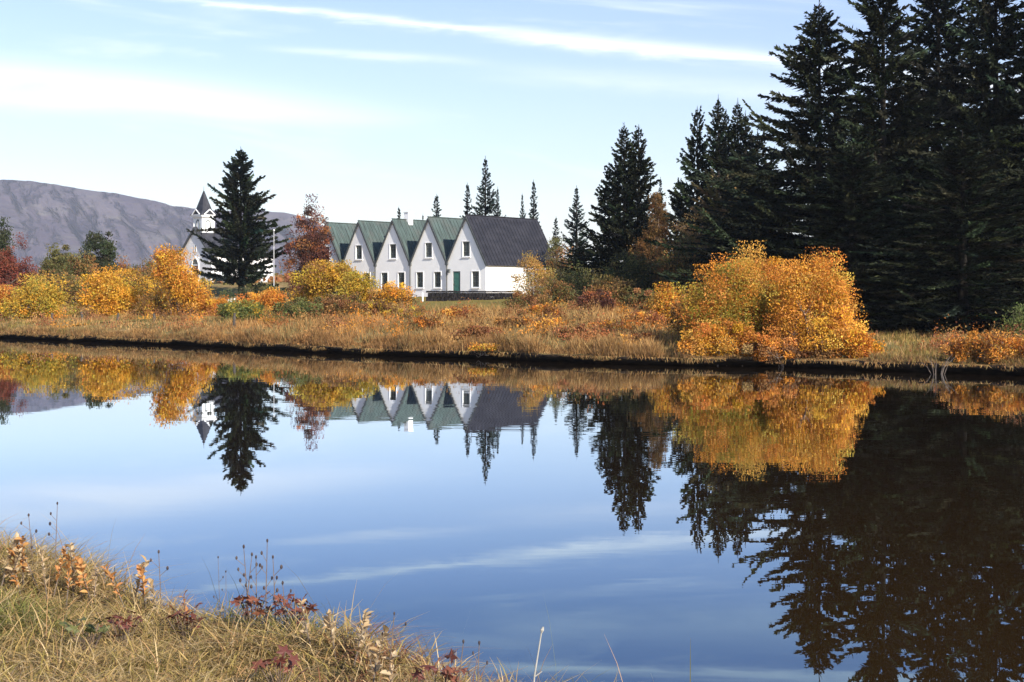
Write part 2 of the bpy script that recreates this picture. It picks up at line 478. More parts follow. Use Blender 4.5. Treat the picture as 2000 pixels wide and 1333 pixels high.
# mountain behind the church
MY = 3000.
sk = np.array([[-2600, 470], [-1500, 400], [-700, 352], [-300, 345], [0, 350], [60, 352], [120, 362], [180, 371], [240, 379], [300, 392], [340, 402], [400, 410], [480, 411], [555, 414], [600, 424], [640, 446], [700, 492], [800, 540], [1000, 566], [1500, 574]])
mu = np.concatenate([np.linspace(-2600, -420, 50), np.linspace(-400, 720, 330), np.linspace(740, 1500, 30)]); mt = np.linspace(0, 1, 130)
topz = EYE + (HZ - np.interp(mu, sk[:, 0], sk[:, 1])) * MY / F
mw = (mu - 1000) / F * MY
TX, TT = np.meshgrid(mw, mt, indexing='ij')
prof = np.where(TT < .7, 1 - (1 - np.clip(TT / .7, 0, 1)) ** 1.35, 1 - .12 * ((TT - .7) / .3))
Zm = topz[:, None] * prof
Ym = MY - 650 + TT * 900
# gullies run down and to the right
gu = TX * .013 + TT * 7.5
gl = np.zeros_like(gu)
for k, (fq, am) in enumerate(((1.0, 1.0), (2.3, .55), (5.1, .3), (10.7, .18))):
    ph = gu * fq + 1.1 * wave(TX * .006 * fq, TT * 3.0, 40 + k)
    gl += am * (1 - np.abs(np.sin(ph + k)) ** .55)
fade = np.sin(np.clip(TT / .72, 0, 1) * math.pi) ** .6 * (TT < .72)
Zm = Zm - 17 * gl * fade + 3 * wave(TX * .02, TT * 14, 55) * fade
Ym = Ym + 30 * gl * fade
Vm = np.stack([TX, Ym, Zm], -1).reshape(-1, 3); a_, b_ = TX.shape
mq = (np.arange(a_ - 1)[:, None] * b_ + np.arange(b_ - 1)[None]).ravel()
gc = np.ones((len(Vm), 3)) * (1 - .42 * np.clip(gl * fade - .55, 0, 1)).reshape(-1, 1)      # gully shade painted in as darker vertex colour
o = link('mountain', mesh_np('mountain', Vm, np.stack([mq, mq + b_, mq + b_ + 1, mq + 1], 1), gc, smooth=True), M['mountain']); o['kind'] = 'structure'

# ------------------------------------------------------------------ farmhouse with five gables
HX, HY, HROT = -2.12, 108.0, math.radians(-41)
HZ0 = 2.16; GW, GL, EAVE, RIDGE = 4.33, 9.0, 2.84, 6.60
house = thing('farmhouse', 'white farmhouse of five steep gables in a row with green and grey roofs', 'house', (HX, HY, HZ0), HROT)


def window(parent, x, z, wd, hg, face=0.0, side=False, rows_=3, cols_=2):
    """window standing in an opening; side=True puts it in the long right wall (x is then the depth)"""
    def P(a, d, c): return (d * -1.0, a, c) if side else (a, d, c)
    def B(m, a0, a1, d0, d1, c0, c1):
        p, q_ = P(a0, d0, c0), P(a1, d1, c1)
        m.box(tuple(min(p[i], q_[i]) for i in range(3)), tuple(max(p[i], q_[i]) for i in range(3)))
    x0, x1, z0, z1 = x - wd / 2, x + wd / 2, z - hg / 2, z + hg / 2
    m = MB(); t = .07
    B(m, x0 - t, x0, -.03, .14, z0 - t, z1 + t); B(m, x1, x1 + t, -.03, .14, z0 - t, z1 + t)
    B(m, x0, x1, -.03, .14, z1, z1 + t); B(m, x0 - t - .04, x1 + t + .04, -.07, .14, z0 - t - .05, z0 - t - .002); B(m, x0, x1, -.03, .14, z0 - t, z0)
    wn = m.build('window', M['wall'], parent)
    m = MB(); e = .05
    B(m, x0, x0 + e, .06, .11, z0, z1); B(m, x1 - e, x1, .06, .11, z0, z1); B(m, x0 + e, x1 - e, .06, .11, z0, z0 + e); B(m, x0 + e, x1 - e, .06, .11, z1 - e, z1)
    for c in range(1, cols_): xc = x0 + wd * c / cols_; B(m, xc - .022, xc + .022, .063, .107, z0 + e, z1 - e)
    for r in range(1, rows_): zc = z0 + hg * r / rows_; B(m, x0 + e, x1 - e, .067, .103, zc - .016, zc + .016)
    m.build('sash', M['sash'], wn)
    m = MB(); B(m, x0 + .01, x1 - .01, .112, .125, z0 + .01, z1 - .01); m.build('pane', M['glass'], wn)
    return wn


for i in range(5):
    xr = -GW * i; xl = xr - GW; xm = (xr + xl) / 2; g_ = .004
    up = (xm - .40, xm + .40, 3.38, 4.60)
    wins = [(xr - 1.13, .80, .84, 2.14), (xr - 3.22, .80, .84, 2.14)]
    holes = [(c - wd / 2, c + wd / 2, z0, z1) for c, wd, z0, z1 in wins]
    if i == 0: holes[1] = (xr - 3.27 - .42, xr - 3.27 + .42, .10, 2.16)
    m = MB(); mp = lambda x, z: (x, 0, z)
    m.rect_holes(xl + g_, xr - (0 if i == 0 else g_), -.4, EAVE, holes, mp)
    sl = (RIDGE - EAVE) / (GW / 2); zat = lambda x: RIDGE - abs(x - xm) * sl
    m.poly([mp(xl + g_, EAVE), mp(up[0], EAVE), mp(up[0], zat(up[0])), mp(xl + g_, EAVE + g_ * sl)])
    m.poly([mp(up[1], EAVE), mp(xr - g_, EAVE), mp(xr - g_, EAVE + g_ * sl), mp(up[1], zat(up[1]))])
    m.poly([mp(up[0], EAVE), mp(up[1], EAVE), mp(up[1], up[2]), mp(up[0], up[2])])
    m.poly([mp(up[0], up[3]), mp(up[1], up[3]), mp(up[1], zat(up[1])), mp(xm, RIDGE), mp(up[0], zat(up[0]))])
    for h in holes + [up]:                       # reveals
        a0, a1, c0, c1 = h
        m.poly([(a0, 0, c0), (a0, .25, c0), (a0, .25, c1), (a0, 0, c1)]); m.poly([(a1, 0, c0), (a1, 0, c1), (a1, .25, c1), (a1, .25, c0)])
        m.poly([(a0, 0, c1), (a0, .25, c1), (a1, .25, c1), (a1, 0, c1)]); m.poly([(a0, 0, c0), (a1, 0, c0), (a1, .25, c0), (a0, .25, c0)])
        m.poly([(a0, .25, c0), (a1, .25, c0), (a1, .25, c1), (a0, .25, c1)])
    # back
    MB().poly([(xl + g_, GL, -.4), (xl + g_, GL, EAVE), (xm, GL, RIDGE), (xr - g_, GL, EAVE), (xr - g_, GL, -.4)]).build('back_wall', M['wall'], house)
    wl = m.build('gable_wall', M['wall'], house)
    if i == 0: wl['label'] = 'nearest gable wall with the green door'
    window(house, xm, (up[2] + up[3]) / 2, up[1] - up[0] - .02, up[3] - up[2] - .02)
    for k, (c, wd, z0, z1) in enumerate(wins):
        if i == 0 and k == 1: continue
        window(house, c, (z0 + z1) / 2, wd - .02, z1 - z0 - .02)
    # roof: two slabs with standing seams, barge boards
    rm = M['slate'] if i == 0 else M['copper']
    m = MB(); th = .09
    nrm = Vector((sl, 0, 1)).normalized()
    for sgn in (1, -1):
        over = .16 if (i == 0 and sgn == 1) or (i == 4 and sgn == -1) else -.01
        xe = xm + sgn * (GW / 2 + over); ze = RIDGE - (GW / 2 + over) * sl
        n_ = Vector((sgn * nrm.x, 0, nrm.z)); y0, y1 = -.10, GL + .10
        r0, r1 = Vector((xm, y0, RIDGE + .006)), Vector((xe, y0, ze + .006))
        dy = Vector((0, y1 - y0, 0)); tp = n_ * th
        rz = Vector((0, 0, th / nrm.z))
        m.prism([r0, r1, r1 + tp, r0 + rz], [r0 + dy, r1 + dy, r1 + tp + dy, r0 + rz + dy])
        for k in range(23):
            yk = y0 + .06 + k * (y1 - y0 - .12) / 22
            a = Vector((xm + sgn * .03, yk, RIDGE + .006 - .03 * sl)) + n_ * (th + .015); b = Vector((xe, yk, ze + .006)) + n_ * (th + .015)
            m.bar(a, b, .05, .045, n_)
    m.bar((xm, -.11, RIDGE + th / nrm.z + .03), (xm, GL + .11, RIDGE + th / nrm.z + .03), .14, .05)
    rf = m.build('roof', rm, house)
    if i == 0: rf['label'] = 'dark slate grey roof'
    m = MB()
    for sgn in (1, -1):
        over = .14 if (i == 0 and sgn == 1) else -.02
        xe = xm + sgn * (GW / 2 + over); ze = RIDGE - (GW / 2 + over) * sl
        m.bar((xm + sgn * .01, -.125, RIDGE + .0), (xe, -.125, ze + .0), .045, .15, (sl * sgn, 0, 1))
    m.build('barge_board', M['dark_trim'], rf)
    # rain pipe in the valley
    if i < 4:
        V, Fq = tube([(xl, -.09, EAVE - .15), (xl, -.09, -.1)], [.05, .05], 8)
        link('rain_pipe', mesh_np('rain_pipe', V, Fq, smooth=True), M['dark_trim'], house)
        MB().box((xl - .13, -.16, EAVE - .16), (xl + .13, -.03, EAVE + .12)).build('rain_hopper', M['dark_trim'], house)
# long right wall
m = MB(); dh = (5.05, 5.95, .15, 2.25)
m.rect_holes(0, GL, -.4, EAVE, [dh], lambda x, z: (0, x, z))
for a in ((dh[0],), (dh[1],)): m.poly([(0, a[0], dh[2]), (-.2, a[0], dh[2]), (-.2, a[0], dh[3]), (0, a[0], dh[3])])
m.poly([(0, dh[0], dh[3]), (-.2, dh[0], dh[3]), (-.2, dh[1], dh[3]), (0, dh[1], dh[3])])
m.poly([(-.2, dh[0], dh[2]), (-.2, dh[1], dh[2]), (-.2, dh[1], dh[3]), (-.2, dh[0], dh[3])])
m.build('side_wall', M['wall'], house)
MB().box((-.14, dh[0] + .02, dh[2]), (-.06, dh[1] - .02, dh[3] - .02)).box((-.06, dh[0] + .45 - .02, dh[2] + .05), (-.03, dh[0] + .45 + .02, dh[3] - .1)).build('side_door', M['grey_door'], house)
MB().box((.004, -.02, EAVE - .30), (.10, GL + .02, EAVE - .10)).build('eave_board', M['trim'], house)
V, Fq = tube([(.16, 7.9, EAVE - .25), (.10, 7.9, EAVE - .45), (.08, 7.9, -.1)], [.05, .05, .05], 8)
link('rain_pipe', mesh_np('rain_pipe', V, Fq, smooth=True), M['dark_trim'], house)
# left end wall of the row
MB().poly([(-5 * GW, 0, -.4), (-5 * GW, GL, -.4), (-5 * GW, GL, EAVE), (-5 * GW, 0, EAVE)]).build('side_wall', M['wall'], house)
# front door
xd = -3.27
fr = MB().box((xd - .42, .02, .10), (xd - .36, .15, 2.16)).box((xd + .36, .02, .10), (xd + .42, .15, 2.16)).box((xd - .36, .02, 2.10), (xd + .36, .15, 2.16)).build('door_frame', M['sash'], house)
m = MB().box((xd - .355, .06, .12), (xd + .355, .11, 2.095))
for zz in (.30, .95, 1.55): m.box((xd - .25, .045, zz), (xd + .25, .058, zz + .42))
dr = m.build('door', M['door'], house)
MB().box((xd - .30, .01, 1.05), (xd - .26, .05, 1.15)).build('handle', M['dark_trim'], dr)
MB().box((xd - .6, -.5, -.2), (xd + .6, -.01, .09)).build('door_step', M['lava'], house)
lm = MB().box((-4.12, -.22, 2.05), (-3.96, -.06, 2.30)).box((-4.14, -.25, 2.31), (-3.94, -.02, 2.35)).box((-4.06, -.05, 2.1), (-4.02, -.001, 2.2)).build('wall_lamp', M['dark_trim'], house)
# chimney on the third ridge
cx = -2.5 * GW; cz = RIDGE
ch = MB().box((cx - .27, 1.60, cz - .6), (cx + .27, 2.15, cz + .80)).build('chimney', M['wall'], house)
MB().box((cx - .32, 1.55, cz + .805), (cx + .32, 2.20, cz + .88)).build('chimney_cap', M['wall'], ch)

# low dark wall in front of the house
hr = Matrix.Rotation(HROT, 4, 'Z')
wy = 96.5; wx0, wx1 = X(832, wy), X(1022, wy)
wt = thing('stone_wall', 'low black lava stone wall on the lawn below the right-hand gable', 'wall', (wx0, wy, gz(wx0, wy)), math.atan2(1.2, wx1 - wx0))
m = MB(); rng = random.Random(5); L = wx1 - wx0; n = 26
for r, (z0, z1) in enumerate(((-.25, .36), (.365, .66))):
    for k in range(n):
        a, b = L * (k + .5 * r) / (n + .5), L * (k + 1 + .5 * r) / (n + .5)
        j = lambda s: rng.uniform(-s, s)
        m.prism([(a + .012, -.2 + j(.04), z0), (b - .012, -.2 + j(.04), z0), (b - .012, .2, z0), (a + .012, .2, z0)],
                [(a + .02, -.18 + j(.04), z1 + j(.012)), (b - .02, -.18 + j(.04), z1 + j(.012)), (b - .02, .18, z1), (a + .02, .18, z1)])
so = m.build('stone', M['lava'], wt); so['kind'] = 'stuff'
m = MB()
for k in range(13):
    a, b = L * k / 13, L * (k + 1) / 13
    m.prism([(a + .01, -.26, .68), (b - .01, -.26, .68), (b - .01, .26, .68), (a + .01, .26, .68)], [(a + .03, -.22, .80 + rng.uniform(-.03, .03)), (b - .03, -.22, .80), (b - .03, .22, .80), (a + .03, .22, .80)])
so = m.build('capstone', M['lava'], wt); so['kind'] = 'stuff'
pt = MB().box((-.045, -.045, -.2), (.045, .045, .62)).prism([(-.045, -.045, .62), (.045, -.045, .62), (.045, .045, .62), (-.045, .045, .62)], [(-.01, -.01, .70), (.01, -.01, .70), (.01, .01, .70), (-.01, .01, .70)])
o = pt.build('marker_post', M['trim'], None, (wx0 - .22, wy - .15, gz(wx0 - .22, wy - .15))); tag(o, 'short white post at the left end of the black stone wall', 'post')

# ------------------------------------------------------------------ church
cy = 142.0; cxm = X(382, cy); cz0 = gz(cxm, cy)
CROT = HROT
ch = thing('church', 'small white church with a dark pointed steeple behind the yellow shrubs', 'church', (cxm, cy, cz0), CROT)
hw, CL, ce, cr = 2.75, 8.2, EYE + 80 * cy / F - cz0, EYE + 132 * cy / F - cz0
sl = (cr - ce) / hw


def arch(m, x, y, z0, z1, r, t, d, ax=0):
    """pointed-arch ring (frame) between z0 and the springing z1; ax=1 turns it on to the right-hand face"""
    pts = [(-r, z0), (-r, z1), (-r * .72, z1 + r * .75), (0, z1 + r * 1.35), (r * .72, z1 + r * .75), (r, z1), (r, z0)]
    for (a, b), (c, e) in zip(pts[:-1], pts[1:]):
        P = (lambda u, v: (x + u, y, v)) if ax == 0 else (lambda u, v: (x, y + u, v))
        m.bar(P(a, b), P(c, e), t, d, (0, 1, 0) if ax == 0 else (1, 0, 0))


m = MB()
m.poly([(-hw, 0, -.5), (hw, 0, -.5), (hw, 0, ce), (0, 0, cr), (-hw, 0, ce)])
m.poly([(-hw, CL, -.5), (-hw, CL, ce), (0, CL, cr), (hw, CL, ce), (hw, CL, -.5)])
m.poly([(-hw, 0, -.5), (-hw, 0, ce), (-hw, CL, ce), (-hw, CL, -.5)]); m.poly([(hw, 0, -.5), (hw, CL, -.5), (hw, CL, ce), (hw, 0, ce)])
m.build('nave_wall', M['church_wall'], ch)
MB().box((-hw - .05, -.05, -.5), (hw + .05, CL + .05, .22)).build('plinth', M['lava'], ch)
m = MB()
for k in range(28):                       # boarding on the front and the long side
    zz = .28 + k * .17
    if zz < ce: m.box((-hw + .01, -.014, zz), (hw - .01, -.004, zz + .145)); m.box((hw + .004, .01, zz), (hw + .014, CL - .01, zz + .145))
    else:
        h2 = (cr - zz - .15) / sl
        if h2 > .1: m.box((-h2, -.014, zz), (h2, -.004, zz + .145))
bo = m.build('weatherboard', M['church_wall'], ch); bo['kind'] = 'stuff'
m = MB()
for sgn in (1, -1):
    n_ = Vector((sgn * sl, 0, 1)).normalized(); r0 = Vector((0, -.22, cr + .01)); r1 = Vector((sgn * (hw + .2), -.22, cr - (hw + .2) * sl + .01)); dy = Vector((0, CL + .44, 0)); tp = n_ * .1
    m.prism([r0, r1, r1 + tp, r0 + Vector((0, 0, .1 / n_.z))], [r0 + dy, r1 + dy, r1 + tp + dy, r0 + Vector((0, 0, .1 / n_.z)) + dy])
m.build('roof', M['church_roof'], ch)
m = MB()
for sgn in (1, -1): m.bar((sgn * .02, -.235, cr - .02), (sgn * (hw + .19), -.235, cr - (hw + .19) * sl - .02), .04, .2, (sgn * sl, 0, 1))
m.build('barge_board', M['dark_trim'], ch)
# side windows
for yk in (1.6, 4.1, 6.6):
    m = MB(); arch(m, hw + .03, yk, .95, 1.95, .36, .10, .08, 1); m.box((hw + .005, yk - .42, .86), (hw + .12, yk + .42, .945)); wn = m.build('window', M['trim'], ch)
    MB().prism([(hw + .016, yk - .33, .95), (hw + .016, yk + .33, .95), (hw + .016, yk + .33, 2.0), (hw + .016, yk, 2.4), (hw + .016, yk - .33, 2.0)], [(hw + .03, yk - .33, .95), (hw + .03, yk + .33, .95), (hw + .03, yk + .33, 2.0), (hw + .03, yk, 2.4), (hw + .03, yk - .33, 2.0)]).build('pane', M['glass'], wn)
# front door, arched fanlight, slit window
m = MB(); arch(m, 0, -.05, .1, 2.05, .62, .12, .1); m.box((-.62, -.08, 1.98), (.62, -.02, 2.08)); fr = m.build('door_frame', M['trim'], ch)
m = MB().box((-.55, -.05, .1), (-.01, -.018, 1.97)).box((.01, -.05, .1), (.55, -.018, 1.97)); dr = m.build('door', M['brown_door'], ch)
MB().prism([(-.5, -.03, 2.09), (.5, -.03, 2.09), (.42, -.03, 2.45), (0, -.03, 2.78), (-.42, -.03, 2.45)], [(-.5, -.018, 2.09), (.5, -.018, 2.09), (.42, -.018, 2.45), (0, -.018, 2.78), (-.42, -.018, 2.45)]).build('fanlight', M['glass'], ch)
MB().box((-1.0, -1.0, -.4), (1.0, -.06, .08)).build('door_step', M['lava'], ch)
m = MB().box((-.17, -.05, 3.46), (-.11, -.016, 4.24)).box((.11, -.05, 3.46), (.17, -.016, 4.24)).box((-.11, -.05, 3.46), (.11, -.016, 3.52)).box((-.11, -.05, 4.18), (.11, -.016, 4.24)); wn = m.build('slit_window', M['trim'], ch)
MB().box((-.105, -.03, 3.525), (.105, -.018, 4.175)).build('pane', M['glass'], wn)
# tower
tc_ = Vector((.15, .95, 0)); th = .74
zt0, zt1, zt2, zt3 = [EYE + k * cy / F - cz0 for k in (109, 123, 155, 206)]
tw = MB().box((tc_.x - th - .07, tc_.y - th - .07, zt0 - .9), (tc_.x + th + .07, tc_.y + th + .07, zt1)).build('tower_base', M['church_roof'], ch)
bf = MB().box((tc_.x - th, tc_.y - th, zt1 + .002), (tc_.x + th, tc_.y + th, zt2)).build('belfry', M['trim'], ch)
for sx in (-1, 1):
    for sy in (-1, 1): MB().box((tc_.x + sx * th - .06, tc_.y + sy * th - .06, zt1 + .004), (tc_.x + sx * th + .06, tc_.y + sy * th + .06, zt2 - .004)).build('corner_post', M['trim'], bf)
for ax in (0, 1):
    m = MB()
    if ax == 0: arch(m, tc_.x, tc_.y - th - .03, zt1 + .15, zt1 + 1.0, .30, .09, .07, 0)
    else: arch(m, tc_.x + th + .03, tc_.y, zt1 + .15, zt1 + 1.0, .30, .09, .07, 1)
    m.build('arch_frame', M['sash'], bf)
    m = MB(); zz0, zz1, zz2 = zt1 + .15, zt1 + 1.0, zt1 + 1.36
    ring = [(-.26, zz0), (.26, zz0), (.26, zz1), (0, zz2), (-.26, zz1)]
    if ax == 0: m.prism([(tc_.x + u, tc_.y - th - .012, v) for u, v in ring], [(tc_.x + u, tc_.y - th - .003, v) for u, v in ring])
    else: m.prism([(tc_.x + th + .003, tc_.y + u, v) for u, v in ring], [(tc_.x + th + .012, tc_.y + u, v) for u, v in ring])
    m.build('louvre', M['church_wall'], bf)
oh = th + .28
m = MB().box((tc_.x - oh, tc_.y - oh, zt2 + .002), (tc_.x + oh, tc_.y + oh, zt2 + .12))
for k in range(4):
    z_ = zt2 - .12
    if k == 0: m.bar((tc_.x - oh, tc_.y - oh + .08, zt2 - .05), (tc_.x + oh, tc_.y - oh + .08, zt2 - .05), .06, .09)
    if k == 1: m.bar((tc_.x + oh - .08, tc_.y - oh + .12, zt2 - .05), (tc_.x + oh - .08, tc_.y + oh, zt2 - .05), .06, .09)
m.build('cornice', M['trim'], ch)
m = MB(); a = oh + .06; b = .42; zs = zt2 + .125
R = lambda h, z: [(tc_.x - h, tc_.y - h, z), (tc_.x + h, tc_.y - h, z), (tc_.x + h, tc_.y + h, z), (tc_.x - h, tc_.y + h, z)]
m.prism(R(a, zs), R(a * .60, zs + .55)); m.prism(R(a * .598, zs + .5), R(.035, zt3))
m.build('spire', M['church_roof'], ch)
m = MB()
for (px_, py_, dx, dy) in ((tc_.x, tc_.y - oh - .02, 1, 0), (tc_.x + oh + .02, tc_.y, 0, 1)):
    u = Vector((dx, dy, 0)); ap = Vector((px_, py_, zs + .62)); e = .72
    p0 = Vector((px_, py_, zs + .02)) - u * e; p1 = Vector((px_, py_, zs + .02)) + u * e
    m.bar(p0, ap, .07, .09); m.bar(p1, ap, .07, .09); m.bar(p0, p1, .06, .07)
m.build('pediment', M['trim'], ch)
m = MB()
for (px_, py_, dx, dy) in ((tc_.x, tc_.y - oh + .03, 1, 0), (tc_.x + oh - .03, tc_.y, 0, 1)):
    u = Vector((dx, dy, 0)); ap = Vector((px_, py_, zs + .58)); e = .66; inn = Vector((-(dy) * 1.0, dx * 1.0, 0)); inn = Vector((0, .7, 0)) if dx else Vector((-.7, 0, 0))
    p0 = Vector((px_, py_, zs + .03)) - u * e; p1 = Vector((px_, py_, zs + .03)) + u * e
    m.prism([p0, p1, ap], [p0 + inn, p1 + inn, ap + inn])
m.build('dormer', M['church_roof'], ch)
V, Fq = tube([(tc_.x, tc_.y, zt3 - .1), (tc_.x, tc_.y, zt3 + .5)], [.03, .015], 6); link('finial', mesh_np('finial', V, Fq), M['dark_trim'], ch)


def pole(px, Y, ytop, r, label):
    x = X(px, Y); z = gz(x, Y); h = EYE + (HZ - ytop) * Y / F - z
    t = thing('flagpole', label, 'pole', (x, Y, z), 0, 'white poles near the church')
    V, Fq = tube([(0, 0, -.2), (0, 0, h * .5), (0, 0, h)], [r, r * .85, r * .6], 10); link('shaft', mesh_np('shaft', V, Fq, smooth=True), M['pole'], t)
    MB().box((-.2, -.2, -.25), (.2, .2, .12)).build('footing', M['lava'], t)
    V, Fq = tube([(0, 0, h), (0, 0, h + .05), (0, 0, h + .12), (0, 0, h + .16)], [.02, .09, .08, .01], 10); link('finial', mesh_np('finial', V, Fq, smooth=True), M['pole'], t)


pole(535, 112, 452, .032, 'tall white flagpole standing just right of the lone spruce')
pole(388, 122, 506, .036, 'white pole standing in front of the church door')

# ------------------------------------------------------------------ vegetation builders


def pick(pal, n, rng, jit=.16):
    pal = np.asarray(pal, float); c = pal[rng.integers(0, len(pal), n)]
    return np.clip(c * rng.normal(1, jit, (n, 1)) * rng.normal(1, jit * .4, (n, 3)), .004, .95)


def conifer_meshes(name, H, R, seed, pal, base=.05, power=.85, spacing=.42, per=7, up=.15, droop=.12, twig=.42, width=.055, fill=1.0, ragged=.22, tops=((0, 0, 1.0),), dens=1.0):
    rng = np.random.default_rng(seed); Vs = []; Fs = []; cs = []; off = 0; tr = []
    for (tx, ty, th) in tops:
        HH = H * th; nb = max(30, int(HH * (1 - base) / spacing * per * .9))
        t = (np.arange(nb) + rng.uniform(0, 1, nb)) / nb                      # 0 bottom, 1 top
        t = 1 - (1 - t) ** 1.12
        h = HH * (base + (.962 - base) * t)
        L = (R * (1 - t) ** power * (1 - .35 * t ** 3) * rng.normal(1, ragged, nb).clip(.4, 1.5)) * (1 if len(tops) == 1 else .8) + .07
        L *= 1 - .35 * np.clip(.18 - t, 0, 1) / .18 * rng.uniform(0, 1, nb)
        az = np.arange(nb) * 2.39996 + rng.normal(0, .35, nb)
        ang = up + .55 * t ** 3 + rng.normal(0, .16, nb)                     # rise at the stem
        crv = -droop * (1 - t) + .34 * rng.uniform(0, 1, nb)                   # sag, then upturned tip
        rad = np.stack([np.cos(az), np.sin(az), 0 * az], 1); tan = np.stack([-np.sin(az), np.cos(az), 0 * az], 1)
        nt = np.maximum(6, (L / .085 * dens).astype(int))
        bi = np.repeat(np.arange(nb), nt); N = len(bi)
        q = rng.uniform(.06, 1, N) ** .8; Lb = L[bi]
        zc = Lb * (np.tan(ang[bi]) * q - droop * 1.2 * (1 - t[bi]) * q * (1 - q) + crv[bi] * q * q * .6)
        p = np.stack([np.full(N, tx), np.full(N, ty), h[bi]], 1) + rad[bi] * (Lb * q)[:, None]; p[:, 2] += zc
        sd = rng.choice([-1, 1], N); k = rng.uniform(.35, 1.0, N) * (1 - q ** 3)
        slope = np.tan(ang[bi]) * .8 + crv[bi] * q
        d = rad[bi] * (.75 + .5 * q)[:, None] + tan[bi] * (sd * k)[:, None]
        d[:, 2] += slope * .7 + rng.normal(-.06, .46, N)
        ll = twig * (.45 + .75 * (1 - q)) * np.minimum(1, .35 + Lb / 1.6) * rng.uniform(.6, 1.25, N)
        bc = pick(pal, nb, rng, .25); bc[rng.uniform(size=nb) < .13] *= 2.4  # sunlit boughs painted in: some branches get brighter needles
        col = np.clip(bc[bi] * rng.normal(1, .2, (N, 1)) * (.75 + .6 * q[:, None]), .004, .9)  # sun on the tips put into the colour, lighter outwards along each branch
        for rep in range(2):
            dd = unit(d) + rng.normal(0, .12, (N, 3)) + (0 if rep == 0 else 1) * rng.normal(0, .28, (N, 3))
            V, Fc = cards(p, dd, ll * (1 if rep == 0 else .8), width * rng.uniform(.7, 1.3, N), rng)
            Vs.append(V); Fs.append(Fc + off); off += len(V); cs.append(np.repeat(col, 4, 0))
        # leading shoot
        n = 16; pz = HH * (.985 - .06 * rng.uniform(0, 1, n) ** .8); p = np.stack([np.full(n, tx), np.full(n, ty), pz], 1)
        d = rng.normal(0, .32, (n, 3)); d[:, 2] = .8
        V, Fc = cards(p, d, .26 * min(1, H / 12), width * .45, rng); Vs.append(V); Fs.append(Fc + off); off += len(V); cs.append(np.repeat(pick(pal, n, rng), 4, 0))
        r0 = .014 * H + .05
        tr.append(tube([(tx * .2, ty * .2, -.3), (tx * .8, ty * .8, HH * .25), (tx, ty, HH * .6), (tx, ty, HH * 1.0)], [r0 * 1.15, r0 * .8, r0 * .45, .012], 7))
        # bare limbs carrying the needles
        sel = rng.permutation(nb)[: int(nb * .5)]
        for i in sel:
            qq = np.array([0, .5, .95]); zz = h[i] + L[i] * (np.tan(ang[i]) * qq - droop * 1.2 * (1 - t[i]) * qq * (1 - qq) + crv[i] * qq * qq * .6)
            tr.append(tube(np.stack([tx + rad[i, 0] * L[i] * qq, ty + rad[i, 1] * L[i] * qq, zz], 1), [.018 + .008 * L[i], .012 + .004 * L[i], .006], 3))
    crown = mesh_np(name + '_crown', np.concatenate(Vs), np.concatenate(Fs), np.concatenate(cs))
    trunk = mesh_np(name + '_trunk', *joinVF(tr), smooth=True)
    return trunk, crown


def tree_obj(name, label, cat, loc, trunk, crown, group, rotz=0.0, tmat='spruce_bark', cmat='needle', names=('trunk', 'crown'), scale=(1, 1, 1)):
    t = thing(name, label, cat, loc, rotz, group)
    for nm, me, mt in ((names[0], trunk, tmat), (names[1], crown, cmat)):
        o = link(nm, me, M[mt], t); o.scale = scale
    return t


DARK = [(.011, .015, .009), (.015, .019, .010), (.009, .012, .008), (.020, .022, .012)]
BLUE = [(.014, .022, .020), (.020, .028, .021), (.012, .018, .016)]
PROTO = {}


def proto(key, H, R, seed, pal, kw):
    """one spruce of a kind; its mesh is shared by its look-alikes at other sizes and turns"""
    if key not in PROTO: PROTO[key] = (H, R) + conifer_meshes('spruce', H, R, seed, pal, **kw)
    return PROTO[key]


def spruce(px, Y, ytop, halfpx, label, seed, group, pal=DARK, zoff=0.0, key=None, **kw):
    x = X(px, Y); z = gz(x, Y) + zoff; H = EYE + (HZ - ytop) * Y / F - z; R = halfpx * Y / F
    H0, R0, trunk, crown = proto(key or label, H, R, seed, pal, kw)
    return tree_obj('spruce_tree', label, 'tree', (x, Y, z), trunk, crown, group, (seed * 1.7) % 6.28 if key else 0, scale=(R / R0, R / R0, 1.018 * H / H0))


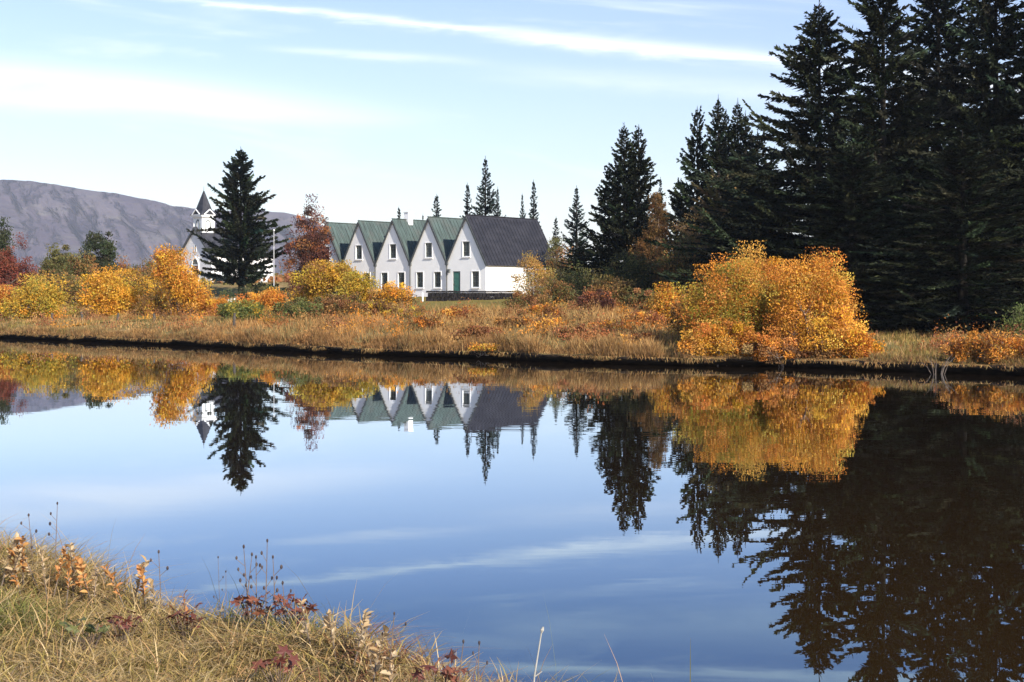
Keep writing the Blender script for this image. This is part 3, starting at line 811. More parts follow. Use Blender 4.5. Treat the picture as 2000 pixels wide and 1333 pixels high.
def shrub_meshes(blobs, n, pal, leaf, seed, stems=9, clump=.32, spread=1.0, bare=0.0, mix=None, upright=.3, per=34):
    """blobs: (x, y, z, rx, ry, rz, weight) ellipsoids of the crown, metres from the foot"""
    rng = np.random.default_rng(seed); bl = np.asarray(blobs, float)
    wgt = bl[:, 6] / bl[:, 6].sum()
    ncl = max(8, n // per); bi = rng.choice(len(bl), ncl, p=wgt)
    u = unit(rng.normal(size=(ncl, 3))); rr = rng.uniform(.10, 1, ncl) ** .40 * rng.choice([.86, 1, 1, 1.08, 1.08 if per < 100 else 1.24], ncl)
    lump = 1 + .20 * np.sin(u[:, 0] * 5 + bi) * np.cos(u[:, 2] * 6 + 2 * bi) + rng.normal(0, .04, ncl)
    c = bl[bi, :3] + u * (rr * lump)[:, None] * bl[bi, 3:6]
    c[:, 2] = np.maximum(c[:, 2], .12)
    cl = clump * rng.uniform(.55, 1.45, ncl)
    pal_i = pick(pal, ncl, rng, .18)
    if mix is not None:                                           # second palette on some branches
        mpal, share = mix; sel = rng.uniform(size=ncl) < share; pal_i[sel] = pick(mpal, int(sel.sum()), rng, .18)
    k = np.maximum(6, rng.poisson(per, ncl)); li = np.repeat(np.arange(ncl), k); N = len(li)
    off = np.clip(rng.normal(size=(N, 3)), -1.45, 1.45) * cl[li, None] * np.array([1, 1, .8]) * .62
    p = c[li] + off; p[:, 2] = np.maximum(p[:, 2], .04)
    out = unit(c[li] - bl[bi][li, :3] + 1e-4)
    d = out * .7 + rng.normal(0, .75, (N, 3)); d[:, 2] += upright
    V, Fc = cards(p, d, leaf * rng.uniform(.6, 1.35, N), leaf * .36 * rng.uniform(.7, 1.3, N), rng, .5)
    col = np.clip(pal_i[li] * rng.normal(1, .15, (N, 1)) * rng.normal(1, .05, (N, 3)), .004, .95)
    crown = mesh_np('foliage', V, Fc, np.repeat(col, 4, 0))
    tr = []
    H = (bl[:, 2] + bl[:, 5]).max()
    for i in range(stems):
        e = c[rng.integers(0, ncl)]; b0 = np.array([rng.normal(0, .22 * spread), rng.normal(0, .18 * spread), -.15]); b0[:2] += e[:2] * .25 * spread
        md = b0 * .45 + e * .55 + np.array([0, 0, .15 * e[2]]) + rng.normal(0, .08, 3); r = .012 + .010 * H * rng.uniform(.6, 1.2)
        tr.append(tube([b0, b0 * .7 + md * .3 + rng.normal(0, .04, 3), md, e], [r, r * .85, r * .55, r * .22], 5))
        for _ in range(4):
            f = c[rng.integers(0, ncl)]
            if np.linalg.norm(f - md) < .65 * H + .4: tr.append(tube([md, (md + f) / 2 + rng.normal(0, .06, 3), f + np.array([0, 0, .12])], [r * .45, r * .3, r * .12], 4))
    return mesh_np('stem', *joinVF(tr), smooth=True), crown


def shrub(px, Y, ytop, halfpx, label, pal, seed, n=5000, leaf=.13, name='autumn_shrub', cat='shrub', group='autumn shrubs on the far bank', blobs=None, depth=.75, foot=.0, mix=None, clump=.34, stems=9, stem_mat='twig', upright=.3, zoff=0.0, low=.42, per=80):
    """blobs (optional) in fractions: (dx of half width, dz of height, rx, rz, weight)"""
    x = X(px, Y); z = gz(x, Y) + zoff; H = EYE + (HZ - ytop) * Y / F - z; R = halfpx * Y / F; n = int(n * 1.55); leaf *= .84
    rng = np.random.default_rng(seed + 500)
    if blobs is None:
        blobs = [(0, low, .8, 1 - low, 2.0)] + [(rng.uniform(-.55, .55), rng.uniform(.22, .6), rng.uniform(.3, .48), rng.uniform(.25, .38), .9) for _ in range(4)]
    bl = [(dx * R, rng.uniform(-.3, .3) * R * depth, max(dz, .2) * H, rx * R, rx * R * depth, rz * H, wg) for dx, dz, rx, rz, wg in blobs]
    st, fo = shrub_meshes(bl, n, pal, leaf, seed, stems, clump * min(1.3, H / 2.6 + .3), 1.0, 0, mix, upright, per)
    t = thing(name, label, cat, (x, Y, z), 0, group)
    link('stem' if cat == 'shrub' else 'trunk', st, M[stem_mat], t); link('foliage' if cat == 'shrub' else 'crown', fo, M['leaf'], t)
    return t



GOLD = [(.58, .29, .028), (.64, .35, .04), (.48, .22, .024), (.60, .37, .065)]
YEL = [(.46, .30, .035), (.52, .32, .04), (.38, .26, .04), (.55, .30, .035)]
YGR = [(.36, .27, .04), (.42, .29, .04), (.29, .23, .04)]
ORA = [(.53, .21, .032), (.60, .265, .04), (.42, .155, .03), (.62, .32, .07)]
BRO = [(.25, .125, .045), (.30, .15, .05), (.20, .10, .04), (.34, .19, .07)]
RUS = [(.28, .10, .04), (.34, .13, .045), (.24, .09, .04)]
OLI = [(.125, .110, .036), (.155, .130, .042), (.095, .090, .032)]
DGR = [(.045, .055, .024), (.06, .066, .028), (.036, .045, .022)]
MAR = [(.09, .036, .030), (.115, .042, .032), (.08, .04, .030), (.13, .055, .036)]
RED = [(.19, .05, .03), (.24, .07, .035), (.15, .045, .03)]
GRN = [(.13, .15, .045), (.16, .17, .05), (.10, .12, .04)]
PAL_T = [(.52, .36, .17), (.60, .44, .24), (.44, .30, .13)]

# ------------------------------------------------------------------ the tall dark spruces on the right
BIG = 'tall dark spruces on the right'
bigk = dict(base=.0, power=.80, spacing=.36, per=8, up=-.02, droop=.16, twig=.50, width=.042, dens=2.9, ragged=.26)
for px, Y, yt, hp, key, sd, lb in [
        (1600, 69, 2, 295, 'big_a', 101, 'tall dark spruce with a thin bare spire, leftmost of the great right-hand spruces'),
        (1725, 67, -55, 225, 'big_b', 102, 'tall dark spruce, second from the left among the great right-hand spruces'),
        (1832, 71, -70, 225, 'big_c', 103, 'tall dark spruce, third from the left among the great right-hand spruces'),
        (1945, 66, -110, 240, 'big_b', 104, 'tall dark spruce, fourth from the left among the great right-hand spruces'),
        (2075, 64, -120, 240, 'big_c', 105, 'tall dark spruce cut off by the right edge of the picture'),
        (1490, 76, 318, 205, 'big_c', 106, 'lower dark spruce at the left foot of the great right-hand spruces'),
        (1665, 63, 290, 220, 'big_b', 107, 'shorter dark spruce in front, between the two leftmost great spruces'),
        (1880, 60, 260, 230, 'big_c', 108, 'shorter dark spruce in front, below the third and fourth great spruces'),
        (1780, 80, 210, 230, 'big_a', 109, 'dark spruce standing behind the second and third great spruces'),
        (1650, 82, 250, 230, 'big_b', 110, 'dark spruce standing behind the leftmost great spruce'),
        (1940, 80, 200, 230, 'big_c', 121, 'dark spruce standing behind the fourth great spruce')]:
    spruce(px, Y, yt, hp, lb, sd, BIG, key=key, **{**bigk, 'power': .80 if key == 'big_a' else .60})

MID = 'middle spruces between farmhouse and tall spruces'
midk = dict(base=.03, power=.64, spacing=.42, per=8, up=.22, droop=.05, twig=.48, width=.050, dens=2.6)
spruce(1232, 91, 245, 92, 'twin-topped dark spruce right of the farmhouse', 111, MID, tops=((-.45, 0, 1.0), (.55, .1, .99)), **midk)
spruce(1190, 92, 330, 60, 'small dark spruce at the left side of the twin-topped spruce', 112, MID, key='mid', **midk)
spruce(1362, 92, 214, 64, 'slender dark spruce at the left side of the many-topped spruce', 113, MID, key='mid', **midk)
spruce(1420, 91, 192, 84, 'many-topped dark spruce left of the great spruces', 114, MID, tops=((-.6, 0, 1.0), (.0, .5, .94), (.75, .1, .985), (1.3, .2, .93)), **midk)
spruce(1140, 100, 470, 66, 'low dark spruce with spreading branches by the right end of the farmhouse', 115, MID, key='mid', **midk)
spruce(1330, 112, 352, 60, 'dark spruce top showing behind the rusty larch', 116, MID, key='mid', **midk)
spruce(1480, 104, 260, 85, 'dark spruce half hidden behind the left edge of the great spruces', 117, MID, key='mid', **midk)

FAR = 'slim spruces behind the farmhouse'
fark = dict(base=.03, power=.9, spacing=.46, per=7, up=.35, droop=.02, twig=.48, width=.055, dens=2.2)
for k, (px, Y, yt, hw_, lb) in enumerate([
        (948, 124, 309, 33, 'tallest of the slim spruces behind the farmhouse roof'),
        (913, 126, 360, 20, 'slim spruce just left of the tallest one behind the farmhouse'),
        (972, 122, 368, 17, 'slim spruce just right of the tallest one behind the farmhouse'),
        (853, 130, 382, 24, 'small spruce top behind the second gable from the right'),
        (1020, 128, 379, 14, 'thin spruce, left of the pair behind the right end of the grey roof'),
        (1042, 128, 354, 18, 'thin spruce, right of the pair behind the right end of the grey roof'),
        (1126, 118, 366, 30, 'pointed spruce standing clear just right of the farmhouse'),
        (1086, 128, 425, 16, 'little spruce tip beside the right end of the grey roof'),
        (1290, 120, 350, 22, 'thin spruce tip right of the twin-topped spruce'),
        (779, 132, 405, 15, 'small spruce tip beside the left of the chimney'),
        (826, 132, 420, 12, 'tiny spruce tip between chimney and second gable')]):
    spruce(px, Y, yt, hw_ * 1.45, lb, 130 + k, FAR, BLUE, key='far_%d' % (k % 2), **fark)

spruce(470, 121, 291, 88, 'lone dark spruce with upswept branches between church and farmhouse', 150, 'lone spruce', DARK + BLUE[:1],
       base=.07, power=.72, spacing=.42, per=9, up=.16, droop=.02, twig=.60, width=.055, ragged=.36, dens=3.4)

# larches and other trees between
LTG = 'leafy trees behind the bank'
LARCH = [(.15, .075, .026), (.19, .095, .032), (.115, .068, .026)]


def larch(px, Y, ytop, halfpx, label, seed, pal, **kw):
    x = X(px, Y); z = gz(x, Y); H = EYE + (HZ - ytop) * Y / F - z; R = halfpx * Y / F
    trunk, crown = conifer_meshes('larch', H, R, seed, pal, **{**dict(base=.06, power=.6, spacing=.45, per=7, up=.25, droop=.05, twig=.45, width=.050, dens=3.2), **kw})
    tree_obj('larch_tree', label, 'tree', (x, Y, z), trunk, crown, 'autumn larches', tmat='bark', cmat='leaf')


shrub(500, 101, 553, 62, 'low dark olive shrub added for the shaded lawn under the lone spruce', DGR, 170, 4500, .14, mix=(OLI, .4))  # added shrub, its dark foliage stands in for shade on the lawn
shrub(270, 98, 520, 62, 'brown and rust shrub between the golden dome-shaped shrub and the tall orange shrub', BRO, 171, 6000, .14, mix=(OLI, .4))
shrub(125, 98, 525, 50, 'dull olive brown shrub between the yellow green and the golden dome-shaped shrub', OLI, 172, 5500, .14, mix=(BRO, .5))
shrub(1180, 74, 542, 62, 'olive and brown shrub in front of the low spreading spruce', OLI, 173, 6000, .12, mix=(BRO, .5))
shrub(1270, 68, 560, 56, 'dark olive shrub between the dull red shrub and the small orange shrub', OLI, 174, 6000, .11, mix=(BRO, .3))
shrub(1255, 56, 612, 50, 'russet shrub on the bank below the small orange shrub', RUS, 175, 4500, .10, mix=(ORA, .4))
shrub(1035, 70, 572, 52, 'brown and olive bush at the foot of the feathery yellow brown shrub', BRO, 176, 4500, .11, mix=(OLI, .4))
shrub(1010, 56, 622, 46, 'low tawny bush on the bank left of the orange leafed shrub', BRO, 177, 3500, .09, mix=(ORA, .3))
shrub(1283, 86, 372, 58, 'rusty brown larch in front of the middle spruces', LARCH, 161, 12000, .13, 'larch_tree', 'tree', 'autumn larches', upright=.6, clump=.30,
      blobs=[(0, .86, .16, .12, .4), (.05, .70, .38, .16, .8), (-.1, .52, .62, .2, 1.3), (.1, .33, .85, .22, 1.6), (0, .16, .95, .16, 1.2)])
shrub(1352, 82, 418, 64, 'brown olive tree left of the broad larch, above the small orange shrub', [(.16, .10, .04), (.135, .11, .045), (.20, .12, .045)], 164, 9000, .13, 'birch_tree', 'tree', LTG, upright=.6)
larch(1405, 84, 340, 95, 'broad olive brown larch at the left foot of the great spruces', 162, [(.13, .092, .042), (.155, .105, .045), (.105, .082, .038)], power=.5)
shrub(1095, 112, 438, 42, 'brown and green birch tree just right of the farmhouse', OLI, 163, 4500, .15, 'birch_tree', 'tree', 'leafy trees behind the bank', mix=(BRO, .35))

# ------------------------------------------------------------------ trees and shrubs on the left
LT = 'leafy trees behind the bank'
shrub(600, 116, 406, 47, 'dark maroon leafy tree between the lone spruce and the farmhouse', MAR, 201, 19000, .17, 'rowan_tree', 'tree', LT, mix=(RUS, .25), stems=14, upright=.5)
shrub(195, 128, 452, 44, 'dark green rounded tree against the mountain', DGR, 202, 14000, .22, 'leafy_tree', 'tree', LT, upright=.7, low=.5)
shrub(5, 122, 442, 22, 'dark green tree cut by the left edge of the picture', DGR, 203, 7000, .22, 'leafy_tree', 'tree', LT, upright=.7)
shrub(112, 118, 477, 42, 'olive green bushy tree left of the dark green rounded tree', OLI, 204, 9500, .21, 'leafy_tree', 'tree', LT)
shrub(160, 112, 497, 36, 'olive brown bushy tree in front of the dark green rounded tree', OLI, 205, 8500, .20, 'leafy_tree', 'tree', LT, mix=(BRO, .4))
shrub(22, 106, 480, 48, 'dark red shrub at the left edge of the picture', RED, 206, 9500, .15, 'red_shrub', mix=(MAR, .3))
shrub(255, 112, 500, 40, 'brown and olive shrub behind the golden dome-shaped shrub', OLI, 207, 4500, .15, mix=(RUS, .5))
shrub(300, 110, 503, 36, 'reddish brown shrub left of the tall orange shrub', BRO, 208, 4500, .15, mix=(OLI, .5))
shrub(-60, 92, 500, 60, 'orange shrub reaching in over the left edge of the picture', ORA, 209, 4500, .15)
shrub(20, 84, 560, 42, 'low orange and yellow shrub at the left edge above the bank', ORA, 210, 4500, .13, mix=(YEL, .5))
shrub(78, 80, 525, 82, 'yellow green spreading shrub near the left edge', YEL, 211, 8500, .13, mix=(YGR, .45))
shrub(228, 80, 522, 90, 'golden dome-shaped shrub left of the church', GOLD, 212, 12000, .13, mix=(YEL, .2))
shrub(298, 78, 578, 38, 'low yellow shrub at the right foot of the golden dome-shaped shrub', YEL, 213, 3500, .12, mix=(BRO, .3))
shrub(352, 77, 490, 58, 'tall orange shrub with a lopsided crown in front of the church', GOLD, 214, 9500, .13, mix=(ORA, .4),
      blobs=[(-.25, .70, .48, .30, 1.5), (.15, .45, .50, .30, 1.1), (.6, .28, .55, .24, 1.0), (-.1, .3, .45, .3, .8), (-.45, .85, .28, .15, .5)])
shrub(420, 76, 580, 36, 'low orange shrub below the lone spruce, left of the green willow', ORA, 215, 3200, .12, mix=(GOLD, .4))
shrub(480, 78, 578, 34, 'low peach orange shrub right below the trunk of the lone spruce', ORA, 216, 2800, .12, mix=(GOLD, .4))
shrub(530, 76, 564, 34, 'bright orange ball-shaped shrub below the flagpole', ORA, 217, 4200, .12)
shrub(470, 69, 590, 62, 'low green willow bush by the bank under the lone spruce', GRN, 218, 6000, .11, 'willow_bush', mix=(YGR, .25))
shrub(570, 67, 588, 62, 'grey green willow bush by the bank below the maroon tree', GRN, 219, 6000, .11, 'willow_bush', mix=(OLI, .5))
shrub(590, 88, 555, 40, 'dull red brown shrub under the maroon tree', MAR, 220, 3800, .12, mix=(BRO, .5))
shrub(640, 80, 512, 74, 'tall yellow shrub in front of the left gables', YEL, 221, 11500, .13, mix=(BRO, .2),
      blobs=[(-.2, .7, .5, .26, 1.4), (.35, .66, .45, .24, 1.1), (0, .35, .85, .3, 1.2)])
shrub(700, 78, 530, 50, 'yellow green shrub in front of the second gable from the left', YEL, 222, 5500, .12, mix=(YGR, .4))
shrub(760, 76, 552, 52, 'yellow and brown shrub in front of the middle gable', GOLD, 223, 5500, .12, mix=(BRO, .4))
shrub(660, 68, 577, 76, 'brown twiggy shrub below the tall yellow shrub', BRO, 224, 5500, .11, mix=(OLI, .4), stems=16)
shrub(735, 66, 592, 45, 'low brown and yellow shrub near the bank below the middle gable', BRO, 225, 4200, .11, mix=(YEL, .35), stems=14)

# ------------------------------------------------------------------ shrubs in the middle and on the right
shrub(1040, 84, 496, 44, 'slender feathery yellow brown shrub in front of the white side wall', [(.40, .24, .06), (.34, .18, .05), (.46, .30, .09)], 231, 5200, .10, upright=1.2, stems=18, stem_mat='pale_twig',
      blobs=[(-.1, .8, .30, .2, .8), (.1, .5, .5, .3, 1.2), (-.2, .3, .8, .3, 1.3), (.6, .45, .22, .2, .4)])
shrub(1085, 82, 540, 48, 'olive brown shrub at the right corner of the farmhouse', BRO, 232, 4500, .11, mix=(OLI, .55))
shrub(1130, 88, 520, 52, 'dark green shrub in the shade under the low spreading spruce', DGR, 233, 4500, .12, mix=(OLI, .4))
shrub(1060, 60, 596, 44, 'orange leafed shrub on the bank below the white side wall', ORA, 234, 4200, .10, mix=(BRO, .45))
shrub(1165, 66, 572, 50, 'dull red shrub on the bank below the twin-topped spruce', RUS, 235, 5500, .11, mix=(MAR, .4))
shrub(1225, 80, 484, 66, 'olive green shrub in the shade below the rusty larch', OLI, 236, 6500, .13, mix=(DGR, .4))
shrub(1315, 76, 458, 68, 'olive brown tall shrub behind the small orange shrub', OLI, 237, 5500, .13, mix=(BRO, .5))
shrub(1200, 52, 628, 56, 'low orange brown shrub on the bank left of the big golden shrubs', ORA, 238, 5500, .09, mix=(BRO, .5))
shrub(1295, 58, 556, 30, 'small orange shrub at the left of the big golden shrubs', ORA, 239, 3500, .10, mix=(GOLD, .4))
shrub(940, 51.5, 640, 60, 'low red brown shrub at the middle of the bank', BRO, 240, 4500, .085, mix=(RUS, .5))
shrub(845, 56, 618, 40, 'low orange brown bush on the bank below the farmhouse', ORA, 241, 2800, .085, mix=(BRO, .6))
shrub(955, 48.2, 676, 40, 'small yellow leaved bush hanging over the water at mid bank', ORA, 242, 1100, .075, mix=(YEL, .45), stems=14, per=16)
shrub(1080, 54, 628, 40, 'low amber shrub on the bank between the tawny bush and the orange brown shrub', ORA, 244, 2600, .085, mix=(BRO, .5))
shrub(880, 62, 604, 40, 'low rust shrub at the lower edge of the lawn', RUS, 245, 2400, .09, mix=(ORA, .4))
shrub(1250, 47.5, 655, 46, 'low rusty bush near the water left of the big golden shrubs', RUS, 246, 3200, .08, mix=(ORA, .5))
shrub(800, 64, 602, 44, 'low tawny shrub on the bank left of the lawn edge', BRO, 247, 2600, .09, mix=(YEL, .3))
shrub(1120, 50, 640, 50, 'low grey brown twiggy bush on the bank', BRO, 243, 3500, .08, mix=(RUS, .3), stems=20)

BG = 'big golden shrubs by the water'
shrub(1415, 46.0, 512, 88, 'large yellow green shrub, left of the big golden shrubs by the water', YGR, 251, 27000, .070, group=BG, per=230, clump=.31, mix=(ORA, .40), stems=16,
      blobs=[(.1, .72, .62, .28, 1.6), (-.45, .50, .50, .30, 1.1), (.45, .45, .5, .34, 1.1), (0, .25, .9, .24, 1.3), (-.15, .42, .6, .35, 1.0)])
shrub(1482, 47.0, 494, 74, 'large golden orange shrub with the highest top, middle of the big golden shrubs', GOLD, 252, 27000, .070, group=BG, per=230, clump=.31, mix=(ORA, .5), stems=16,
      blobs=[(-.15, .82, .42, .18, .8), (.1, .66, .62, .26, 1.4), (-.4, .45, .55, .3, 1.1), (.45, .48, .5, .34, 1.1), (0, .24, .95, .24, 1.3)])
shrub(1588, 44.9, 507, 79, 'large round orange shrub, right of the big golden shrubs by the water', ORA, 253, 34000, .070, group=BG, per=230, clump=.31, mix=(GOLD, .5), stems=18,
      blobs=[(-.22, .78, .48, .22, 1.1), (.22, .68, .52, .26, 1.2), (.48, .45, .48, .32, 1.1), (-.5, .48, .46, .32, 1.1), (0, .22, .95, .24, 1.5), (0, .5, .7, .35, 1.2)])
shrub(1660, 42.3, 612, 56, 'low yellow orange shrub at the right foot of the big golden shrubs', GOLD, 254, 6500, .085, group=BG, zoff=-.16, per=230, clump=.31, mix=(ORA, .5),
      blobs=[(-.45, .62, .5, .34, 1.2), (.2, .38, .6, .34, 1.2), (.65, .22, .35, .2, .6)])
shrub(1420, 43.7, 624, 80, 'low gold and orange shrub hanging over the water below the yellow green shrub', GOLD, 255, 8000, .085, group=BG, zoff=-.16, per=230, clump=.31, mix=(ORA, .5),
      blobs=[(.2, .62, .45, .36, 1.2), (-.4, .40, .6, .36, 1.2), (.6, .32, .42, .28, .8), (-.75, .5, .3, .3, .5)])
shrub(1535, 43.0, 648, 84, 'low brown orange shrub over the water below the middle golden shrub', ORA, 256, 6500, .085, group=BG, zoff=-.16, per=230, clump=.31, mix=(BRO, .55), stems=16,
      blobs=[(-.4, .5, .5, .4, 1.0), (.35, .42, .6, .36, 1.2), (.75, .3, .35, .25, .7)])
shrub(1355, 50, 575, 52, 'brown and olive shrub at the left flank of the big golden shrubs', BRO, 257, 6000, .10, group=BG, mix=(ORA, .45))
shrub(1890, 40.0, 655, 58, 'low orange shrub on the right bank below the great spruces', ORA, 261, 5000, .075, mix=(BRO, .45))
shrub(1965, 39.2, 648, 64, 'low peach orange shrub at the right edge of the picture', ORA, 262, 6000, .075, mix=(BRO, .35))
shrub(2070, 38.5, 650, 70, 'low rusty shrub running out past the right edge', RUS, 263, 5000, .075, mix=(ORA, .45))
shrub(1990, 52, 604, 32, 'small green leaved tree under the great spruces at the right edge', GRN, 264, 2600, .10, 'green_sapling', 'tree', 'green sapling at the right')

# bare twigs standing at the water's edge
x0, Y0 = X(1832, 38.9), 38.95
tb = thing('bare_twigs', 'fan of bare grey stems at the water edge left of the orange shrub', 'shrub', (x0, Y0, .05), 0)
rng = np.random.default_rng(77)
for i in range(11):
    dx = rng.uniform(-.55, .55); hh = rng.uniform(.30, .62)
    V, Fq = tube([(dx * .3, rng.normal(0, .05), -.15), (dx * .6, rng.normal(0, .08), hh * .5), (dx * 1.1, rng.normal(0, .1) - .1, hh)], [.010, .007, .003], 5)
    link('stem', mesh_np('stem', V, Fq, smooth=True), M['twig'], tb)

# fence posts on the left bank
for k, (px, Y, yt, yb, lb) in enumerate([(101, 76, 612, 628, 'short dark fence post on the bank, below the yellow green shrub'), (160, 75, 610, 634, 'dark fence post on the bank left of the golden dome-shaped shrub'),
                                         (230, 74, 612, 630, 'dark fence post on the bank below the golden dome-shaped shrub'), (301, 72, 613, 630, 'dark fence post on the bank below the low yellow shrub'),
                                         (457, 64, 612, 632, 'dark fence post on the bank in front of the green willow bush')]):
    x = X(px, Y); z = gz(x, Y); h = EYE + (HZ - yt) * Y / F - z
    V, Fq = tube([(0, 0, -.2), (.01, 0, h * .5), (.03 * (-1) ** k, 0, h), (.03 * (-1) ** k, 0, h + .01)], [.075, .07, .065, .02], 8)
    tag(link('fence_post', mesh_np('fence_post', V, Fq), M['post'], None, (x, Y, z)), lb, 'post', 'fence posts along the left bank')
# small white stones under the lone spruce
for k, px in enumerate((446, 452, 458)):
    Y = 104; x = X(px, Y); z = gz(x, Y)
    o = MB().prism([(-.09, -.05, -.3), (.09, -.05, -.3), (.09, .05, -.3), (-.09, .05, -.3)], [(-.06, -.04, .26 + .05 * k), (.06, -.04, .26 + .05 * k), (.06, .04, .26), (-.06, .04, .26)]).build('marker_stone', M['pole'], None, (x, Y, z))
    tag(o, ('left', 'middle', 'right')[k] + ' of three small white marker stones under the lone spruce', 'stone', 'small white stones below the lone spruce')

# ------------------------------------------------------------------ ground cover (uncountable)


def blades(p, h, wd, lean, col, rng, segs=1):
    """upright grass blades at p; segs=1 -> one triangle each, 3 -> a bent ribbon"""
    n = len(p); az = rng.uniform(0, 2 * math.pi, n); fa = rng.uniform(0, 2 * math.pi, n)
    ld = np.stack([np.cos(az), np.sin(az), 0 * az], 1) * (lean * h)[:, None]; sd = np.stack([np.cos(fa), np.sin(fa), 0 * fa], 1) * wd[:, None]
    if segs == 1:
        tip = p + ld; tip[:, 2] += h
        V = np.stack([p - sd, p + sd, tip], 1).reshape(-1, 3); Fc = np.arange(3 * n).reshape(n, 3); return V, Fc, np.repeat(col, 3, 0)
    vs = []
    for q, wk in ((0, 1), (.4, .9), (.75, .65), (1.0, .12)):
        c = p + ld * q ** 1.8; c[:, 2] += h * (q - .35 * np.minimum(lean, 1.6) * q ** 2.2); vs += [c - sd * wk, c + sd * wk]
    V = np.stack(vs, 1).reshape(-1, 3); b = np.arange(n)[:, None] * 8
    Fc = np.concatenate([b + np.array([[0, 1, 3, 2]]), b + np.array([[2, 3, 5, 4]]), b + np.array([[4, 5, 7, 6]])])
    return V, Fc, np.repeat(col, 8, 0)


rng = np.random.default_rng(900)
TAN = np.array([(.36, .215, .08), (.42, .265, .105), (.31, .17, .06), (.27, .15, .05), (.36, .19, .06)]); GTAN = np.array([(.20, .155, .038), (.25, .18, .048), (.165, .135, .034)])
# dry grass of the far bank, thick near the water and thinner behind
n = 250000
Yq = 36 + 70 * rng.uniform(0, 1, n) ** 1.35; uq = rng.uniform(-.50, .50, n); xq = uq * Yq
sq = Yq - bank_y(xq); ok = sq > -.06
edge = 60000
xe = rng.uniform(-36, 20, edge); se = rng.uniform(-.07, 1.0, edge) ** 1.0
xq = np.concatenate([xq[ok], xe]); Yq = np.concatenate([Yq[ok], bank_y(xe) + se]); sq = Yq - bank_y(xq)
tuft = wave(xq * 1.6, Yq * 1.0, 61) + .6 * wave(xq * 5, Yq * 3, 62)
keep = (tuft > -1.2 + .5 * rng.normal(size=len(xq))) & ~((Yq > 73) & (Yq < 111) & (xq > -22) & (xq < 6) & (rng.uniform(size=len(xq)) < .75))
xq, Yq, sq, tuft = xq[keep], Yq[keep], sq[keep], tuft[keep]
lawnish = (Yq > 73) & (xq > -22) & (xq < 6)
hh = (.10 + .24 * np.clip(tuft + .8, 0, 2)) * rng.uniform(.6, 1.35, len(xq)); hh = np.where(lawnish, hh * .35, hh); hh = hh * (1 - .4 * (1 - smooth(xq / Yq, -.28, -.14))); hh = np.where(xq / Yq > .25, hh * .6, hh)
hh = np.where(sq < .3, hh * .7, hh); hh = np.where((xq / Yq > .13) & (xq / Yq < .27) & (sq < 3.5), hh * .35, hh)
zone = wave(xq * .22, Yq * .16, 63)
cl_t = TAN[rng.integers(0, 5, len(xq))]; cl_g = GTAN[rng.integers(0, 3, len(xq))]
gsel = (((zone > .55) & (xq / Yq < -.22)) | lawnish | ((xq / Yq > .27) & (rng.uniform(size=len(xq)) < .6)))[:, None]
rus = np.array([(.30, .15, .05)]); cl = np.where(gsel, cl_g, cl_t); cl = np.where(((zone < -.35) & (rng.uniform(size=len(xq)) < .6))[:, None], rus, cl)
vz = wave(xq * 1.1, Yq * .7, 68); cl = np.where(((vz > .25) & ~lawnish & (rng.uniform(size=len(xq)) < .65))[:, None], np.array([(.20, .145, .055)]), cl); cl = cl * (1 + .22 * wave(xq * 2.6, Yq * 1.6, 69))[:, None]
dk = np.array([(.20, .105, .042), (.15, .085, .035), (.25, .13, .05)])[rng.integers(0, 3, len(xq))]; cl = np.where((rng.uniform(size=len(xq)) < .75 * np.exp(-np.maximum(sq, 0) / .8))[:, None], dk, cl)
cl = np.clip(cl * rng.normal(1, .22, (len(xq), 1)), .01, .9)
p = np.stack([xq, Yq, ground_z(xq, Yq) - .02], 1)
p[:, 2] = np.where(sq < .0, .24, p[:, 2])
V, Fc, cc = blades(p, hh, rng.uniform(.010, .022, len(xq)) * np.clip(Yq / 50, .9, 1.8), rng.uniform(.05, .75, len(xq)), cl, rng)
n = 15000
xh = rng.uniform(-38, 20, n); yh = bank_y(xh) + rng.uniform(-.09, .05, n); on = (wave(xh * 1.9, 0 * xh, 65) + .7 * wave(xh * 6, 0 * xh, 66) + rng.normal(0, .7, n)) > .25; xh, yh = xh[on], yh[on]; n = len(xh)
ln = rng.uniform(.03, .16, n) * (1 + .5 * wave(xh * 1.3, 0 * xh, 67)); hb = np.stack([xh, yh, np.full(n, .275)], 1); ht = hb + np.stack([rng.normal(0, .05, n), -rng.uniform(.05, .16, n), -ln], 1); hs_ = rng.uniform(.010, .022, n)[:, None] * np.array([[1, 0, .2]])
hc = np.clip(np.concatenate([TAN * .8, [(.20, .10, .04), (.16, .12, .045)]])[rng.integers(0, 7, n)] * rng.normal(1, .2, (n, 1)), .01, .9)
Vh = np.stack([hb - hs_, hb + hs_, ht], 1).reshape(-1, 3)
V, Fc = joinVF([(V, Fc), (Vh, np.arange(3 * n).reshape(n, 3))]); cc = np.concatenate([cc, np.repeat(hc, 3, 0)])
o = link('bank_grass', mesh_np('bank_grass', V, Fc, cc), M['blade']); o['kind'] = 'stuff'
